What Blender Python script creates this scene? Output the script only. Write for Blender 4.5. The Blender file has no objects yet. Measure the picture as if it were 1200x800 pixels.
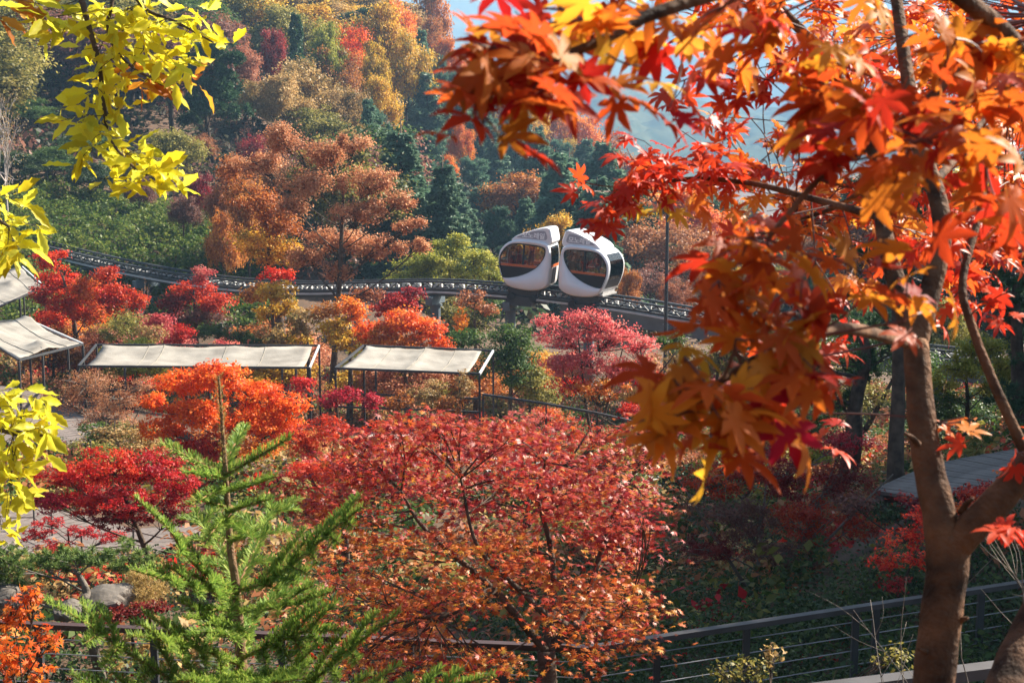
import bpy, bmesh, math, random
import numpy as np
from mathutils import Vector, Matrix

# ------------------------------------------------------------------ camera, world, sun, exposure
SC = bpy.context.scene
COL = SC.collection
R = math.radians
FPX = 1667.0                      # focal length in photograph pixels (1200 wide)
PITCH = R(8.5)
cam_d = bpy.data.cameras.new('camera')
cam_d.sensor_width = 36.0
cam_d.lens = 36.0 * FPX / 1200.0
cam_d.clip_start = 0.05
cam_d.clip_end = 6000.0
cam_d.dof.use_dof = True
cam_d.dof.focus_distance = 16.0
cam_d.dof.aperture_fstop = 14.0
cam = bpy.data.objects.new('camera', cam_d)
cam.location = (0, 0, 0)
cam.rotation_euler = (R(90) - PITCH, 0, 0)
COL.objects.link(cam)
SC.camera = cam

SUN_AZ, SUN_EL = R(57), R(36)     # azimuth measured clockwise from the view direction
world = bpy.data.worlds.new('World')
SC.world = world
world.use_nodes = True
wn = world.node_tree
bg = wn.nodes['Background']
sky = wn.nodes.new('ShaderNodeTexSky')
sky.sky_type = 'NISHITA'
sky.sun_disc = False
sky.sun_elevation = SUN_EL
sky.sun_rotation = SUN_AZ
sky.air_density = 1.2
sky.dust_density = 1.5
wn.links.new(sky.outputs[0], bg.inputs[0])
bg.inputs[1].default_value = 0.05
sun_d = bpy.data.lights.new('sun', 'SUN')
sun_d.energy = 5.0
sun_d.angle = R(0.5)
sun_d.color = (1.0, 0.9, 0.76)
sun = bpy.data.objects.new('sun', sun_d)
sdir = Vector((math.sin(SUN_AZ) * math.cos(SUN_EL), math.cos(SUN_AZ) * math.cos(SUN_EL), math.sin(SUN_EL)))
sun.rotation_euler = sdir.to_track_quat('Z', 'Y').to_euler()
COL.objects.link(sun)
SC.view_settings.view_transform = 'Standard'
SC.view_settings.look = 'None'
SC.view_settings.exposure = 1.88
SC.view_settings.gamma = 1.0
SC.render.engine = 'CYCLES'
cy = SC.cycles
cy.max_bounces = 8
cy.diffuse_bounces = 4
cy.glossy_bounces = 3
cy.transmission_bounces = 6
cy.transparent_max_bounces = 8
cy.volume_bounces = 0
cy.caustics_reflective = False
cy.caustics_refractive = False
cy.use_denoising = True
cy.sample_clamp_indirect = 6.0

rng = np.random.default_rng(7)
random.seed(7)

# ------------------------------------------------------------------ helpers
CP, SP = math.cos(PITCH), math.sin(PITCH)

def P(px, py, d):
    """world point seen at photograph pixel (px, py) at depth d along the view axis"""
    a, b = (px - 600.0) / FPX, (400.0 - py) / FPX
    return Vector((d * a, d * (CP + b * SP), d * (-SP + b * CP)))

def PX(p):
    f = p[1] * CP - p[2] * SP
    u = p[1] * SP + p[2] * CP
    return 600 + FPX * p[0] / f, 400 - FPX * u / f, f

def nv(a):
    n = np.linalg.norm(a, axis=-1, keepdims=True)
    return a / np.maximum(n, 1e-9)

def tag(o, label=None, cat=None, group=None, kind=None):
    if label: o['label'] = label
    if cat: o['category'] = cat
    if group: o['group'] = group
    if kind: o['kind'] = kind
    return o

def empty(name, loc, label, cat, group=None, rz=0.0):
    o = bpy.data.objects.new(name, None)
    o.location = loc
    o.rotation_euler = (0, 0, rz)
    o.empty_display_size = 0.2
    COL.objects.link(o)
    return tag(o, label, cat, group)

def link(name, me, parent=None, mat=None, kind=None, objmat=False):
    o = bpy.data.objects.new(name, me)
    COL.objects.link(o)
    if mat is not None:
        if len(me.materials) == 0:
            me.materials.append(mat)
        if objmat or me.materials[0] is not mat:
            o.material_slots[0].link = 'OBJECT'
            o.material_slots[0].material = mat
    if parent is not None:
        o.parent = parent
    if kind: o['kind'] = kind
    return o

def np_mesh(name, verts, loops, starts, v=None, smooth=False):
    """mesh from numpy arrays: verts (n,3), flat loop indices, face starts, per-face attribute v"""
    me = bpy.data.meshes.new(name)
    verts = np.asarray(verts, np.float32)
    me.vertices.add(len(verts))
    me.vertices.foreach_set('co', verts.ravel())
    me.loops.add(len(loops))
    me.loops.foreach_set('vertex_index', np.asarray(loops, np.int32))
    me.polygons.add(len(starts))
    me.polygons.foreach_set('loop_start', np.asarray(starts, np.int32))
    if v is not None:
        at = me.attributes.new('v', 'FLOAT', 'FACE')
        at.data.foreach_set('value', np.asarray(v, np.float32))
    if smooth:
        me.polygons.foreach_set('use_smooth', np.ones(len(starts), bool))
    me.update(calc_edges=True)
    return me

class MB:
    """collects boxes, bars, tubes and sheets into one mesh"""
    def __init__(s):
        s.v, s.f = [], []
    def add(s, vs, fs):
        b = len(s.v)
        s.v += [tuple(p) for p in vs]
        s.f += [tuple(b + i for i in f) for f in fs]
    def box(s, c, size, rz=0.0, M=None):
        hx, hy, hz = size[0] / 2, size[1] / 2, size[2] / 2
        vs = [Vector((x, y, z)) for z in (-hz, hz) for x, y in ((-hx, -hy), (hx, -hy), (hx, hy), (-hx, hy))]
        if M is None: M = Matrix.Rotation(rz, 3, 'Z')
        s.add([M @ p + Vector(c) for p in vs], [(3, 2, 1, 0), (4, 5, 6, 7), (0, 1, 5, 4), (1, 2, 6, 5), (2, 3, 7, 6), (3, 0, 4, 7)])
    def bar(s, a, b, w, h=None, up=(0, 0, 1)):
        """rectangular bar from a to b"""
        a, b = Vector(a), Vector(b)
        h = h or w
        t = (b - a)
        L = t.length
        t.normalize()
        u = Vector(up)
        if abs(t.dot(u)) > 0.98: u = Vector((0, 1, 0))
        x = t.cross(u).normalized()
        z = x.cross(t).normalized()
        M = Matrix((x, t, z)).transposed()
        s.box((a + b) / 2, (w, L, h), M=M)
    def tube(s, pts, radii, n=6, cap=True):
        pts = [Vector(p) for p in pts]
        if not hasattr(radii, '__len__'): radii = [radii] * len(pts)
        rings = []
        ref = None
        for i, p in enumerate(pts):
            t = (pts[min(i + 1, len(pts) - 1)] - pts[max(i - 1, 0)])
            if t.length < 1e-9: t = Vector((0, 0, 1))
            t.normalize()
            if ref is None:
                ref = Vector((0, 0, 1)) if abs(t.z) < 0.9 else Vector((1, 0, 0))
            x = ref - t * ref.dot(t)
            if x.length < 1e-6: x = t.orthogonal()
            x.normalize()
            ref = x
            y = t.cross(x)
            rings.append([p + (x * math.cos(2 * math.pi * k / n) + y * math.sin(2 * math.pi * k / n)) * radii[i] for k in range(n)])
        vs = [q for r in rings for q in r]
        fs = []
        for i in range(len(pts) - 1):
            for k in range(n):
                k2 = (k + 1) % n
                fs.append((i * n + k, i * n + k2, (i + 1) * n + k2, (i + 1) * n + k))
        if cap:
            fs.append(tuple(range(n - 1, -1, -1)))
            fs.append(tuple((len(pts) - 1) * n + k for k in range(n)))
        s.add(vs, fs)
    def mesh(s, name, smooth=False):
        me = bpy.data.meshes.new(name)
        me.from_pydata(s.v, [], s.f)
        if smooth:
            me.polygons.foreach_set('use_smooth', [True] * len(s.f))
        me.update()
        return me
    def build(s, name, mat, parent=None, smooth=False, kind=None):
        return link(name, s.mesh(name, smooth), parent, mat, kind)

def spline(pts, n):
    """Catmull-Rom through pts -> n*(k-1)+1 points"""
    pts = [np.array(p, float) for p in pts]
    q = [2 * pts[0] - pts[1]] + pts + [2 * pts[-1] - pts[-2]]
    out = []
    for i in range(1, len(q) - 2):
        for k in range(n):
            t = k / n
            a, b, c, d = q[i - 1], q[i], q[i + 1], q[i + 2]
            out.append(0.5 * (2 * b + (c - a) * t + (2 * a - 5 * b + 4 * c - d) * t * t + (3 * b - a - 3 * c + d) * t ** 3))
    out.append(pts[-1])
    return np.array(out)

# ------------------------------------------------------------------ materials
MATS = {}

def new_mat(name):
    m = bpy.data.materials.new(name)
    m.use_nodes = True
    nt = m.node_tree
    return m, nt, nt.nodes['Principled BSDF']

def surf(name, col, rough=0.6, spec=0.4, metal=0.0, var=0.25, scale=6.0, bump=0.0, bscale=None, coat=0.0, col2=None, detail=6):
    """plain surface with noise variation and optional relief"""
    if name in MATS: return MATS[name]
    m, nt, b = new_mat(name)
    N, L = nt.nodes, nt.links
    tc = N.new('ShaderNodeTexCoord')
    no = N.new('ShaderNodeTexNoise')
    no.inputs['Scale'].default_value = scale
    no.inputs['Detail'].default_value = detail
    L.new(tc.outputs['Object'], no.inputs['Vector'])
    cr = N.new('ShaderNodeValToRGB')
    c2 = col2 if col2 else tuple(c * (1 - var) for c in col)
    c1 = tuple(min(1, c * (1 + var * 0.5)) for c in col)
    cr.color_ramp.elements[0].position = 0.32
    cr.color_ramp.elements[1].position = 0.68
    cr.color_ramp.elements[0].color = (*c2, 1)
    cr.color_ramp.elements[1].color = (*c1, 1)
    L.new(no.outputs['Fac'], cr.inputs[0])
    L.new(cr.outputs[0], b.inputs['Base Color'])
    b.inputs['Roughness'].default_value = rough
    b.inputs['Specular IOR Level'].default_value = spec
    b.inputs['Metallic'].default_value = metal
    b.inputs['Coat Weight'].default_value = coat
    if bump:
        n2 = N.new('ShaderNodeTexNoise')
        n2.inputs['Scale'].default_value = bscale or scale * 4
        n2.inputs['Detail'].default_value = 5
        L.new(tc.outputs['Object'], n2.inputs['Vector'])
        bp = N.new('ShaderNodeBump')
        bp.inputs['Strength'].default_value = bump
        bp.inputs['Distance'].default_value = 0.02
        L.new(n2.outputs['Fac'], bp.inputs['Height'])
        L.new(bp.outputs[0], b.inputs['Normal'])
    MATS[name] = m
    return m

def leafmat(name, c, trans=0.45, rough=0.5, spec=0.18, hue=0.007, val=0.22, veins=False):
    """leaf: diffuse + translucent, colour picked per leaf by the face attribute v, shifted a little per plant"""
    if name in MATS: return MATS[name]
    m, nt, b = new_mat(name)
    N, L = nt.nodes, nt.links
    at = N.new('ShaderNodeAttribute')
    at.attribute_name = 'v'
    oi = N.new('ShaderNodeObjectInfo')
    cr = N.new('ShaderNodeValToRGB')
    e = cr.color_ramp.elements
    e[0].position, e[1].position = 0.05, 0.95
    e[0].color, e[1].color = (*c[0], 1), (*c[-1], 1)
    for i, cc in enumerate(c[1:-1]):
        x = e.new(0.05 + 0.9 * (i + 1) / (len(c) - 1))
        x.color = (*cc, 1)
    if veins:
        # single leaves carry their own random number instead of the face attribute
        mix_in = N.new('ShaderNodeMath')
        mix_in.operation = 'ADD'
        mix_in.inputs[1].default_value = 0.0
        L.new(oi.outputs['Random'], mix_in.inputs[0])
        tc = N.new('ShaderNodeTexCoord')
        no = N.new('ShaderNodeTexNoise')
        no.inputs['Scale'].default_value = 1.6
        no.inputs['Detail'].default_value = 4
        L.new(tc.outputs['Object'], no.inputs['Vector'])
        ma = N.new('ShaderNodeMath')
        ma.operation = 'MULTIPLY_ADD'
        ma.inputs[1].default_value = 0.7
        ma.inputs[2].default_value = -0.35
        L.new(no.outputs['Fac'], ma.inputs[0])
        ad = N.new('ShaderNodeMath')
        ad.operation = 'ADD'
        ad.use_clamp = True
        L.new(mix_in.outputs[0], ad.inputs[0])
        L.new(ma.outputs[0], ad.inputs[1])
        L.new(ad.outputs[0], cr.inputs[0])
    else:
        L.new(at.outputs['Fac'], cr.inputs[0])
    hs = N.new('ShaderNodeHueSaturation')
    mr = N.new('ShaderNodeMapRange')
    mr.inputs[3].default_value, mr.inputs[4].default_value = 0.5 - hue, 0.5 + hue
    mv = N.new('ShaderNodeMapRange')
    mv.inputs[3].default_value, mv.inputs[4].default_value = 1 - val, 1 + val * 0.6
    L.new(oi.outputs['Random'], mr.inputs[0])
    f = N.new('ShaderNodeMath')
    f.operation = 'FRACT'
    f2 = N.new('ShaderNodeMath')
    f2.operation = 'MULTIPLY'
    f2.inputs[1].default_value = 7.31
    L.new(oi.outputs['Random'], f2.inputs[0])
    L.new(f2.outputs[0], f.inputs[0])
    L.new(f.outputs[0], mv.inputs[0])
    L.new(mr.outputs[0], hs.inputs['Hue'])
    L.new(mv.outputs[0], hs.inputs['Value'])
    L.new(cr.outputs[0], hs.inputs['Color'])
    tr = N.new('ShaderNodeBsdfTranslucent')
    L.new(hs.outputs[0], b.inputs['Base Color'])
    L.new(hs.outputs[0], tr.inputs['Color'])
    b.inputs['Roughness'].default_value = rough
    b.inputs['Specular IOR Level'].default_value = spec
    mx = N.new('ShaderNodeMixShader')
    mx.inputs[0].default_value = trans
    L.new(b.outputs[0], mx.inputs[1])
    L.new(tr.outputs[0], mx.inputs[2])
    L.new(mx.outputs[0], N['Material Output'].inputs['Surface'])
    MATS[name] = m
    return m

PAL = {
 'red':       [(.28,.011,.012), (.56,.028,.02), (.72,.09,.03)],
 'crimson':   [(.24,.006,.018), (.48,.014,.032), (.62,.07,.07)],
 'scarlet':   [(.42,.014,.012), (.68,.04,.016), (.74,.12,.03)],
 'orangered': [(.58,.06,.012), (.76,.14,.02), (.80,.26,.035)],
 'orange':    [(.56,.11,.014), (.74,.22,.022), (.80,.36,.05)],
 'gold':      [(.24,.19,.03), (.52,.26,.02), (.70,.42,.04), (.78,.56,.09)],
 'yellow':    [(.52,.36,.02), (.70,.56,.035), (.66,.60,.10)],
 'yellowgreen': [(.22,.25,.03), (.36,.36,.05), (.52,.46,.08)],
 'rust':      [(.26,.085,.035), (.42,.155,.065), (.50,.23,.10)],
 'rustpink':  [(.30,.10,.05), (.52,.21,.105), (.60,.32,.17)],
 'copper':    [(.20,.085,.03), (.40,.12,.025), (.54,.19,.04), (.62,.28,.06)],
 'tan':       [(.18,.15,.045), (.36,.22,.07), (.48,.31,.11), (.56,.40,.17)],
 'purplebrown': [(.12,.05,.04), (.20,.085,.065), (.28,.13,.09)],
 'olive':     [(.08,.10,.024), (.19,.175,.035), (.29,.255,.055), (.40,.33,.09)],
 'green':     [(.035,.075,.018), (.07,.125,.025), (.12,.17,.04)],
 'shrubgreen': [(.02,.045,.016), (.04,.075,.025), (.085,.115,.04)],
 'kudzu':     [(.04,.085,.016), (.085,.15,.024), (.23,.26,.045)],
 'pine':      [(.02,.055,.025), (.04,.09,.038), (.075,.135,.05)],
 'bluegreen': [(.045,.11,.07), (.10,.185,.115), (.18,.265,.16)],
 'pinebright': [(.09,.15,.04), (.17,.25,.065), (.28,.34,.10)],
 'darkshade': [(.02,.028,.012), (.04,.042,.018), (.075,.055,.03)],  # near black leaf tones; on the slope they paint in the forest's shade
 'maroon':    [(.14,.010,.016), (.24,.018,.024), (.36,.05,.04)],
 'maplemix':  [(.30,.012,.018), (.54,.035,.028), (.66,.13,.03), (.68,.27,.05)],
 'pinkred':   [(.48,.06,.065), (.66,.14,.13), (.68,.26,.18)],
}
for k, c in PAL.items():
    leafmat(k, c, trans=0.3 if k in ('pine', 'pinebright', 'bluegreen', 'shrubgreen') else 0.42)

BARK = surf('bark', (.09, .065, .048), rough=.9, spec=.15, var=.5, scale=9, bump=.6)
BARKGREY = surf('bark_grey', (.17, .145, .12), rough=.9, spec=.15, var=.4, scale=12, bump=.5)
BARKPALE = surf('bark_pale', (.42, .36, .32), rough=.85, spec=.2, var=.35, scale=14, bump=.3)
DARKMETAL = surf('dark_metal', (.035, .038, .042), rough=.5, spec=.5, var=.3, scale=3)
STEEL = surf('steel', (.10, .13, .155), rough=.45, spec=.5, var=.25, scale=2)
LIGHTSTEEL = surf('light_steel', (.52, .54, .55), rough=.45, spec=.5, var=.2, scale=3)
# ------------------------------------------------------------------ terrain
CTRL = [(0,-10,-1.5),(0,1,-1.9),(-6,4,-3.0),(0,5,-3.5),(6,5,-2.9),(-5,10,-4.75),(0,10,-4.7),(3,11,-4.45),(6,11,-3.9),
 (-5,15,-5.2),(0,15,-5.3),(3,15,-5.0),(9,16,-3.5),(-7,20,-5.75),(0,20,-5.9),(5,20,-5.4),(10,22,-4.2),
 (-9,27,-6.4),(0,27,-6.3),(5,27,-6.8),(12,28,-5.2),(-13,36,-8.0),(-5,36,-8.2),(0,35,-8.0),(5,35,-8.4),(12,38,-8.0),
 (-20,55,-7.6),(-10,53,-8.6),(0,52,-9.3),(8,50,-9.5),(16,52,-9.5),(-18,64,-5.4),(-13,66,-5.6),(-40,70,-2),(-28,80,-1.2),(-33,100,4),
 (-40,130,12),(-45,160,22),(-55,200,32),(-12,80,-5.8),(-14,100,-1.5),(-15,140,4.5),(-19,175,12),(-11.5,175,6.5),(-6.3,175,1.5),
 (0,175,-6),(10,175,-11),(26,175,-16),(-8,140,0),(0,140,-6.5),(8,140,-10),(20,140,-13),(-6.6,110,-4.6),(0,110,-8),(7,110,-10),
 (16,110,-11),(0,80,-8.5),(6,80,-9.5),(14,80,-10),(30,60,-7),(40,90,-6),(20,30,-3.2),(30,25,0),(-30,25,-4),(-30,45,-5),
 (0,250,-20),(60,250,-22),(-20,240,-6),(-70,250,20),(-70,140,16),(60,140,-14),(-60,60,2),(50,40,0)]
BOARDS = [([(1075, 584, 14.4), (1110, 566, 15.1), (1150, 551, 15.9), (1250, 532, 17.2)], .95, 26),
          ([(-40, 606, 20.8), (40, 620, 20.2), (110, 638, 19.4), (205, 636, 19.0)], 1.7, 26),
          ([(-70, 455, 40), (10, 472, 37.5), (60, 505, 34.5), (110, 540, 31.5)], 2.4, 48)]
CTRL += [(q.x, q.y, q.z - .16) for b_ in BOARDS for q in (P(*a) for a in b_[0])]
_c = np.array(CTRL, float)
def _uv(x, y):
    d = np.maximum(y, -10) + 14.0
    return np.stack([np.clip(x / d, -1.3, 1.3) * 1.6, np.log(d) * 1.5], -1)
_cu = _uv(_c[:, 0], _c[:, 1])
def _k(r2): return np.where(r2 > 1e-12, 0.5 * r2 * np.log(np.maximum(r2, 1e-12)), 0.0)
_n = len(_c)
_A = np.zeros((_n + 3, _n + 3))
_A[:_n, :_n] = _k(((_cu[:, None] - _cu[None]) ** 2).sum(-1)) + np.eye(_n) * 0.002
_A[:_n, _n] = _A[_n, :_n] = 1
_A[:_n, _n + 1:] = _cu
_A[_n + 1:, :_n] = _cu.T
_w = np.linalg.solve(_A, np.concatenate([_c[:, 2], np.zeros(3)]))
def ground_z(x, y):
    x, y = np.asarray(x, float), np.asarray(y, float)
    q = _uv(x, np.minimum(y, 250))
    r2 = ((q[..., None, :] - _cu) ** 2).sum(-1)
    z = (_k(r2) * _w[:_n]).sum(-1) + _w[_n] + q[..., 0] * _w[_n + 1] + q[..., 1] * _w[_n + 2]
    z = np.clip(z, -24, 42)
    t = np.clip((y - 250) / 180.0, 0, 1)
    t2 = np.clip((np.abs(x) - 150) / 200.0, 0, 1)
    t = np.maximum(t, t2)
    return z * (1 - t) + (-26) * t
def gz(x, y): return float(ground_z(np.array([x]), np.array([y]))[0])

def axis(fine0, fine1, step, far, grow=1.18):
    a = list(np.arange(fine0, fine1 + step, step))
    s = step
    hi, lo = [a[-1]], [a[0]]
    while hi[-1] < far:
        s *= grow
        hi.append(hi[-1] + s)
        lo.append(lo[-1] - s)
    return np.array(sorted(lo[1:]) + a + hi[1:])
gx = axis(-24, 20, 0.5, 2300)
gy = np.concatenate([[-900, -400, -150, -60, -30, -18], np.arange(-12, 70, 0.5), np.arange(70, 240, 2.0), 240 * 1.1 ** np.arange(0, 27)])
GX, GY = np.meshgrid(gx, gy)
GZ = ground_z(GX.ravel(), GY.ravel())
near = np.exp(-np.abs(GX.ravel()) / 60) * (np.abs(GY.ravel()) < 120)
GZ = GZ + near * 0.06 * np.sin(GX.ravel() * 2.1 + np.sin(GY.ravel() * 1.3)) * np.sin(GY.ravel() * 1.7)
nx, ny = len(gx), len(gy)
ii = (np.arange(ny - 1)[:, None] * nx + np.arange(nx - 1)[None]).ravel()
faces = np.stack([ii, ii + 1, ii + 1 + nx, ii + nx], -1)
gm, gnt, gb = new_mat('forest_floor')
_t = gnt.nodes.new('ShaderNodeTexCoord')
_n1 = gnt.nodes.new('ShaderNodeTexNoise'); _n1.inputs['Scale'].default_value = 0.9; _n1.inputs['Detail'].default_value = 10
_n2 = gnt.nodes.new('ShaderNodeTexVoronoi'); _n2.inputs['Scale'].default_value = 16
_r1 = gnt.nodes.new('ShaderNodeValToRGB')
_r1.color_ramp.elements[0].color = (.035, .03, .015, 1); _r1.color_ramp.elements[0].position = .35  # floor tones lowered so the shade of the forest gaps is in the colour
_r1.color_ramp.elements[1].color = (.07, .05, .028, 1); _r1.color_ramp.elements[1].position = .7
_r2 = gnt.nodes.new('ShaderNodeValToRGB')
_r2.color_ramp.elements[0].color = (.05, .035, .02, 1); _r2.color_ramp.elements[1].color = (.22, .075, .03, 1)
_mx = gnt.nodes.new('ShaderNodeMix'); _mx.data_type = 'RGBA'; _mx.inputs[0].default_value = .4
for a, b_ in ((_t.outputs['Object'], _n1.inputs['Vector']), (_t.outputs['Object'], _n2.inputs['Vector']), (_n1.outputs['Fac'], _r1.inputs[0]),
              (_n2.outputs['Color'], _r2.inputs[0]), (_r1.outputs[0], _mx.inputs[6]), (_r2.outputs[0], _mx.inputs[7]), (_mx.outputs[2], gb.inputs['Base Color'])):
    gnt.links.new(a, b_)
gb.inputs['Roughness'].default_value = .95
link('ground', np_mesh('ground', np.stack([GX.ravel(), GY.ravel(), GZ], -1), faces.ravel(), np.arange(len(faces)) * 4, smooth=True), None, gm, 'structure')

# far mountains: rounded forested ridges, crowns modelled as lumps of the surface
def mountain(name, y0, y1, x0, x1, top, mat, nxs=320, nys=90, base=-28, lump=5.0, seed=1):
    r = np.random.default_rng(seed)
    X = np.linspace(x0, x1, nxs)
    T = np.linspace(0, 1, nys)
    XX, TT = np.meshgrid(X, T)
    h = np.interp(XX, [p[0] for p in top], [p[1] for p in top])
    Z = base + (h - base) * np.sin(TT * np.pi * 0.5) ** 1.15
    Y = y0 + (y1 - y0) * TT
    for k in range(5):
        ph = r.uniform(0, 6, 4)
        fq = 0.012 * 1.9 ** k
        Z = Z + (h - base) * 0.05 / 1.5 ** k * np.sin(XX * fq + ph[0]) * np.cos(Y * fq * 1.2 + ph[1]) * TT
        Y = Y + (y1 - y0) * 0.06 / 1.5 ** k * np.sin(XX * fq * 1.3 + ph[2])
    bl = r.normal(size=XX.shape)                                   # tree crowns as uneven bumps of the surface
    for q in range(2): bl = (bl + np.roll(bl, 1, 0) + np.roll(bl, 1, 1) + np.roll(bl, -1, 0) + np.roll(bl, -1, 1)) / 3.2
    Z = Z + bl * lump * np.clip(TT * 6, 0, 1)
    Y = Y + np.roll(bl, 7, 1) * lump
    v0 = np.stack([XX, Y, Z], -1).reshape(-1, 3)
    i0 = (np.arange(nys - 1)[:, None] * nxs + np.arange(nxs - 1)[None]).ravel()
    f = np.stack([i0, i0 + 1, i0 + 1 + nxs, i0 + nxs], -1)
    return link(name, np_mesh(name, v0, f.ravel(), np.arange(len(f)) * 4, smooth=True), None, mat, 'structure'), v0.reshape(nys, nxs, 3)
MTN = surf('mountain_forest', (.06, .062, .030), rough=1, spec=.0, var=.6, scale=.035, col2=(.02, .036, .022), detail=8)
def zpx(py, d): return -(py - 150) / FPX * d * 1.0
M1 = 1000.0
mt1, mv1 = mountain('mountain', 720, 1150, -120, 1150, [(-120, 50), (40, 20), (75, zpx(98, M1)), (140, zpx(116, M1)), (195, zpx(130, M1)), (300, zpx(116, M1)), (460, zpx(80, M1)), (1150, 90)], MTN, seed=3, lump=2.2)
mt2, mv2 = mountain('mountain', 1500, 2300, -1500, 2200, [(-1500, 205), (-150, 200), (0, 196), (200, 184), (700, 196), (2200, 205)], MTN, seed=5, lump=3.5)

# ------------------------------------------------------------------ monorail track
TRK = [(-60,262,70),(50,293,63),(160,319,59),(260,335,56.5),(350,341,55),(430,340,53.8),(510,339,52.8),(580,343,52),(650,350,51.4),(735,361,50.2),(800,372,49),(870,384,47.8),(960,400,46),(1080,418,44),(1200,430,42)]
trk = spline([P(*p) for p in TRK], 24)
seg = np.linalg.norm(np.diff(trk, axis=0), axis=1)
arc = np.concatenate([[0], np.cumsum(seg)])
def track_at(s):
    p = np.array([np.interp(s, arc, trk[:, i]) for i in range(3)])
    q = np.array([np.interp(s + .4, arc, trk[:, i]) for i in range(3)]) - np.array([np.interp(s - .4, arc, trk[:, i]) for i in range(3)])
    t = q / np.linalg.norm(q)
    side = np.array([-t[1], t[0], 0]); side /= np.linalg.norm(side)     # away from the camera
    return Vector(p), Vector(t), Vector(side)
def track_px(px):
    a = np.array([PX(p)[0] for p in trk])
    return float(np.interp(px, a, arc))
tk = empty('monorail_track', tuple(trk[len(trk) // 2]), 'elevated dark steel monorail track curving through the trees on round pylons', 'track')
tk.location = (0, 0, 0)
S = np.arange(0.5, arc[-1] - .5, 0.6)
fr = [track_at(s) for s in S]
UP = Vector((0, 0, 1))
def run(name, mat, off, z, w, h, s0=0, s1=1e9, kind=None):
    mb = MB()
    pts = [(p + sd * off + UP * z) for (p, t, sd), s in zip(fr, S) if s0 <= s <= s1]
    for a, b in zip(pts[:-1], pts[1:]):
        mb.bar(a, b + (b - a) * 0.02, w, h)
    return mb.build(name, mat, tk, kind=kind)
for off in (-.42, .42):
    run('rail', DARKMETAL, off, .33, .10, .07)
    run('lower_chord', DARKMETAL, off, .06, .10, .06)
    run('edge_flange', LIGHTSTEEL, off * 1.12, -.05, .06, .065)
    mb = MB()
    for i, (p, t, sd) in enumerate(fr[:-1]):
        p2 = fr[i + 1][0]; m = (p + p2) / 2
        s2 = fr[i + 1][2]
        mb.bar(p + sd * off + UP * .09, m + sd * off + UP * .30, .03)
        mb.bar(m + sd * off + UP * .30, p2 + s2 * off + UP * .09, .03)
    mb.build('lattice', DARKMETAL, tk)
run('drive_beam', DARKMETAL, 0, .02, .22, .16)
run('box_girder', STEEL, 0, -.36, .56, .46, s0=track_px(655))
run('girder', DARKMETAL, 0, -.17, .40, .10, s1=track_px(655))
TOOTH = surf('rack_tooth', (.75, .75, .73), rough=.4, var=.15)
mb = MB()
for s in np.arange(.6, arc[-1] - .6, .22):
    p, t, sd = track_at(s)
    mb.bar(p + UP * .16 - sd * .06, p + UP * .16 + sd * .06, .10, .12)
mb.build('rack', TOOTH, tk, kind='stuff')
cb = MB(); cb.box((0, 0, 0), (.07, .86, .05)); cbm = cb.mesh('crossbar')
for s in np.arange(.5, arc[-1] - .6, .45)[:290]:
    p, t, sd = track_at(s)
    o = link('crossbar', cbm, tk, DARKMETAL)
    o.location = p + UP * .235
    o.rotation_euler = (0, 0, math.atan2(t.y, t.x))
for px in (-20, 45, 105, 171, 250, 330, 420, 510, 598, 690, 790, 890, 1000, 1100):
    p, t, sd = track_at(track_px(px))
    g = gz(p.x, p.y)
    mb = MB()
    mb.tube([(p.x, p.y, g - .4), (p.x, p.y, p.z - .55)], .19, 14)
    mb.tube([(p.x, p.y, p.z - .62), (p.x, p.y, p.z - .55)], .26, 14)
    mb.bar(p - sd * .62 - UP * .38, p + sd * .62 - UP * .38, .26, .3)
    py = mb.build('pylon', STEEL, tk)
    mb = MB(); mb.box((p.x, p.y, g + .05), (.8, .8, .3)); mb.build('footing', surf('concrete', (.33, .32, .30), rough=.9, var=.25, bump=.3), py)

# ------------------------------------------------------------------ monorail cars
WHITE = surf('car_white', (.74, .74, .76), rough=.28, spec=.5, var=.05, scale=2, coat=.35)
NAVY = surf('car_navy', (.006, .008, .013), rough=.35, spec=.3, var=.2)
ORANGE = surf('car_orange', (.50, .11, .022), rough=.35, var=.15, coat=.2)
SIGNGREY = surf('sign_grey', (.36, .37, .41), rough=.5, var=.15, scale=40)
LETTER = surf('letter_white', (.85, .85, .85), rough=.5, var=.05)
BLACK = surf('rubber_black', (.012, .012, .013), rough=.6, var=.2)
SEAT = surf('seat_grey', (.34, .33, .32), rough=.7)
gl, gnt2, gbb = new_mat('glass')
_tr = gnt2.nodes.new('ShaderNodeBsdfTransparent'); _tr.inputs[0].default_value = (.93, .95, .94, 1)
_gs = gnt2.nodes.new('ShaderNodeBsdfGlossy'); _gs.inputs['Roughness'].default_value = .02
_fz = gnt2.nodes.new('ShaderNodeFresnel'); _fz.inputs[0].default_value = 1.5
_ms = gnt2.nodes.new('ShaderNodeMixShader')
for a, b_ in ((_fz.outputs[0], _ms.inputs[0]), (_tr.outputs[0], _ms.inputs[1]), (_gs.outputs[0], _ms.inputs[2]), (_ms.outputs[0], gnt2.nodes['Material Output'].inputs['Surface'])):
    gnt2.links.new(a, b_)
GLASS = gl

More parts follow.
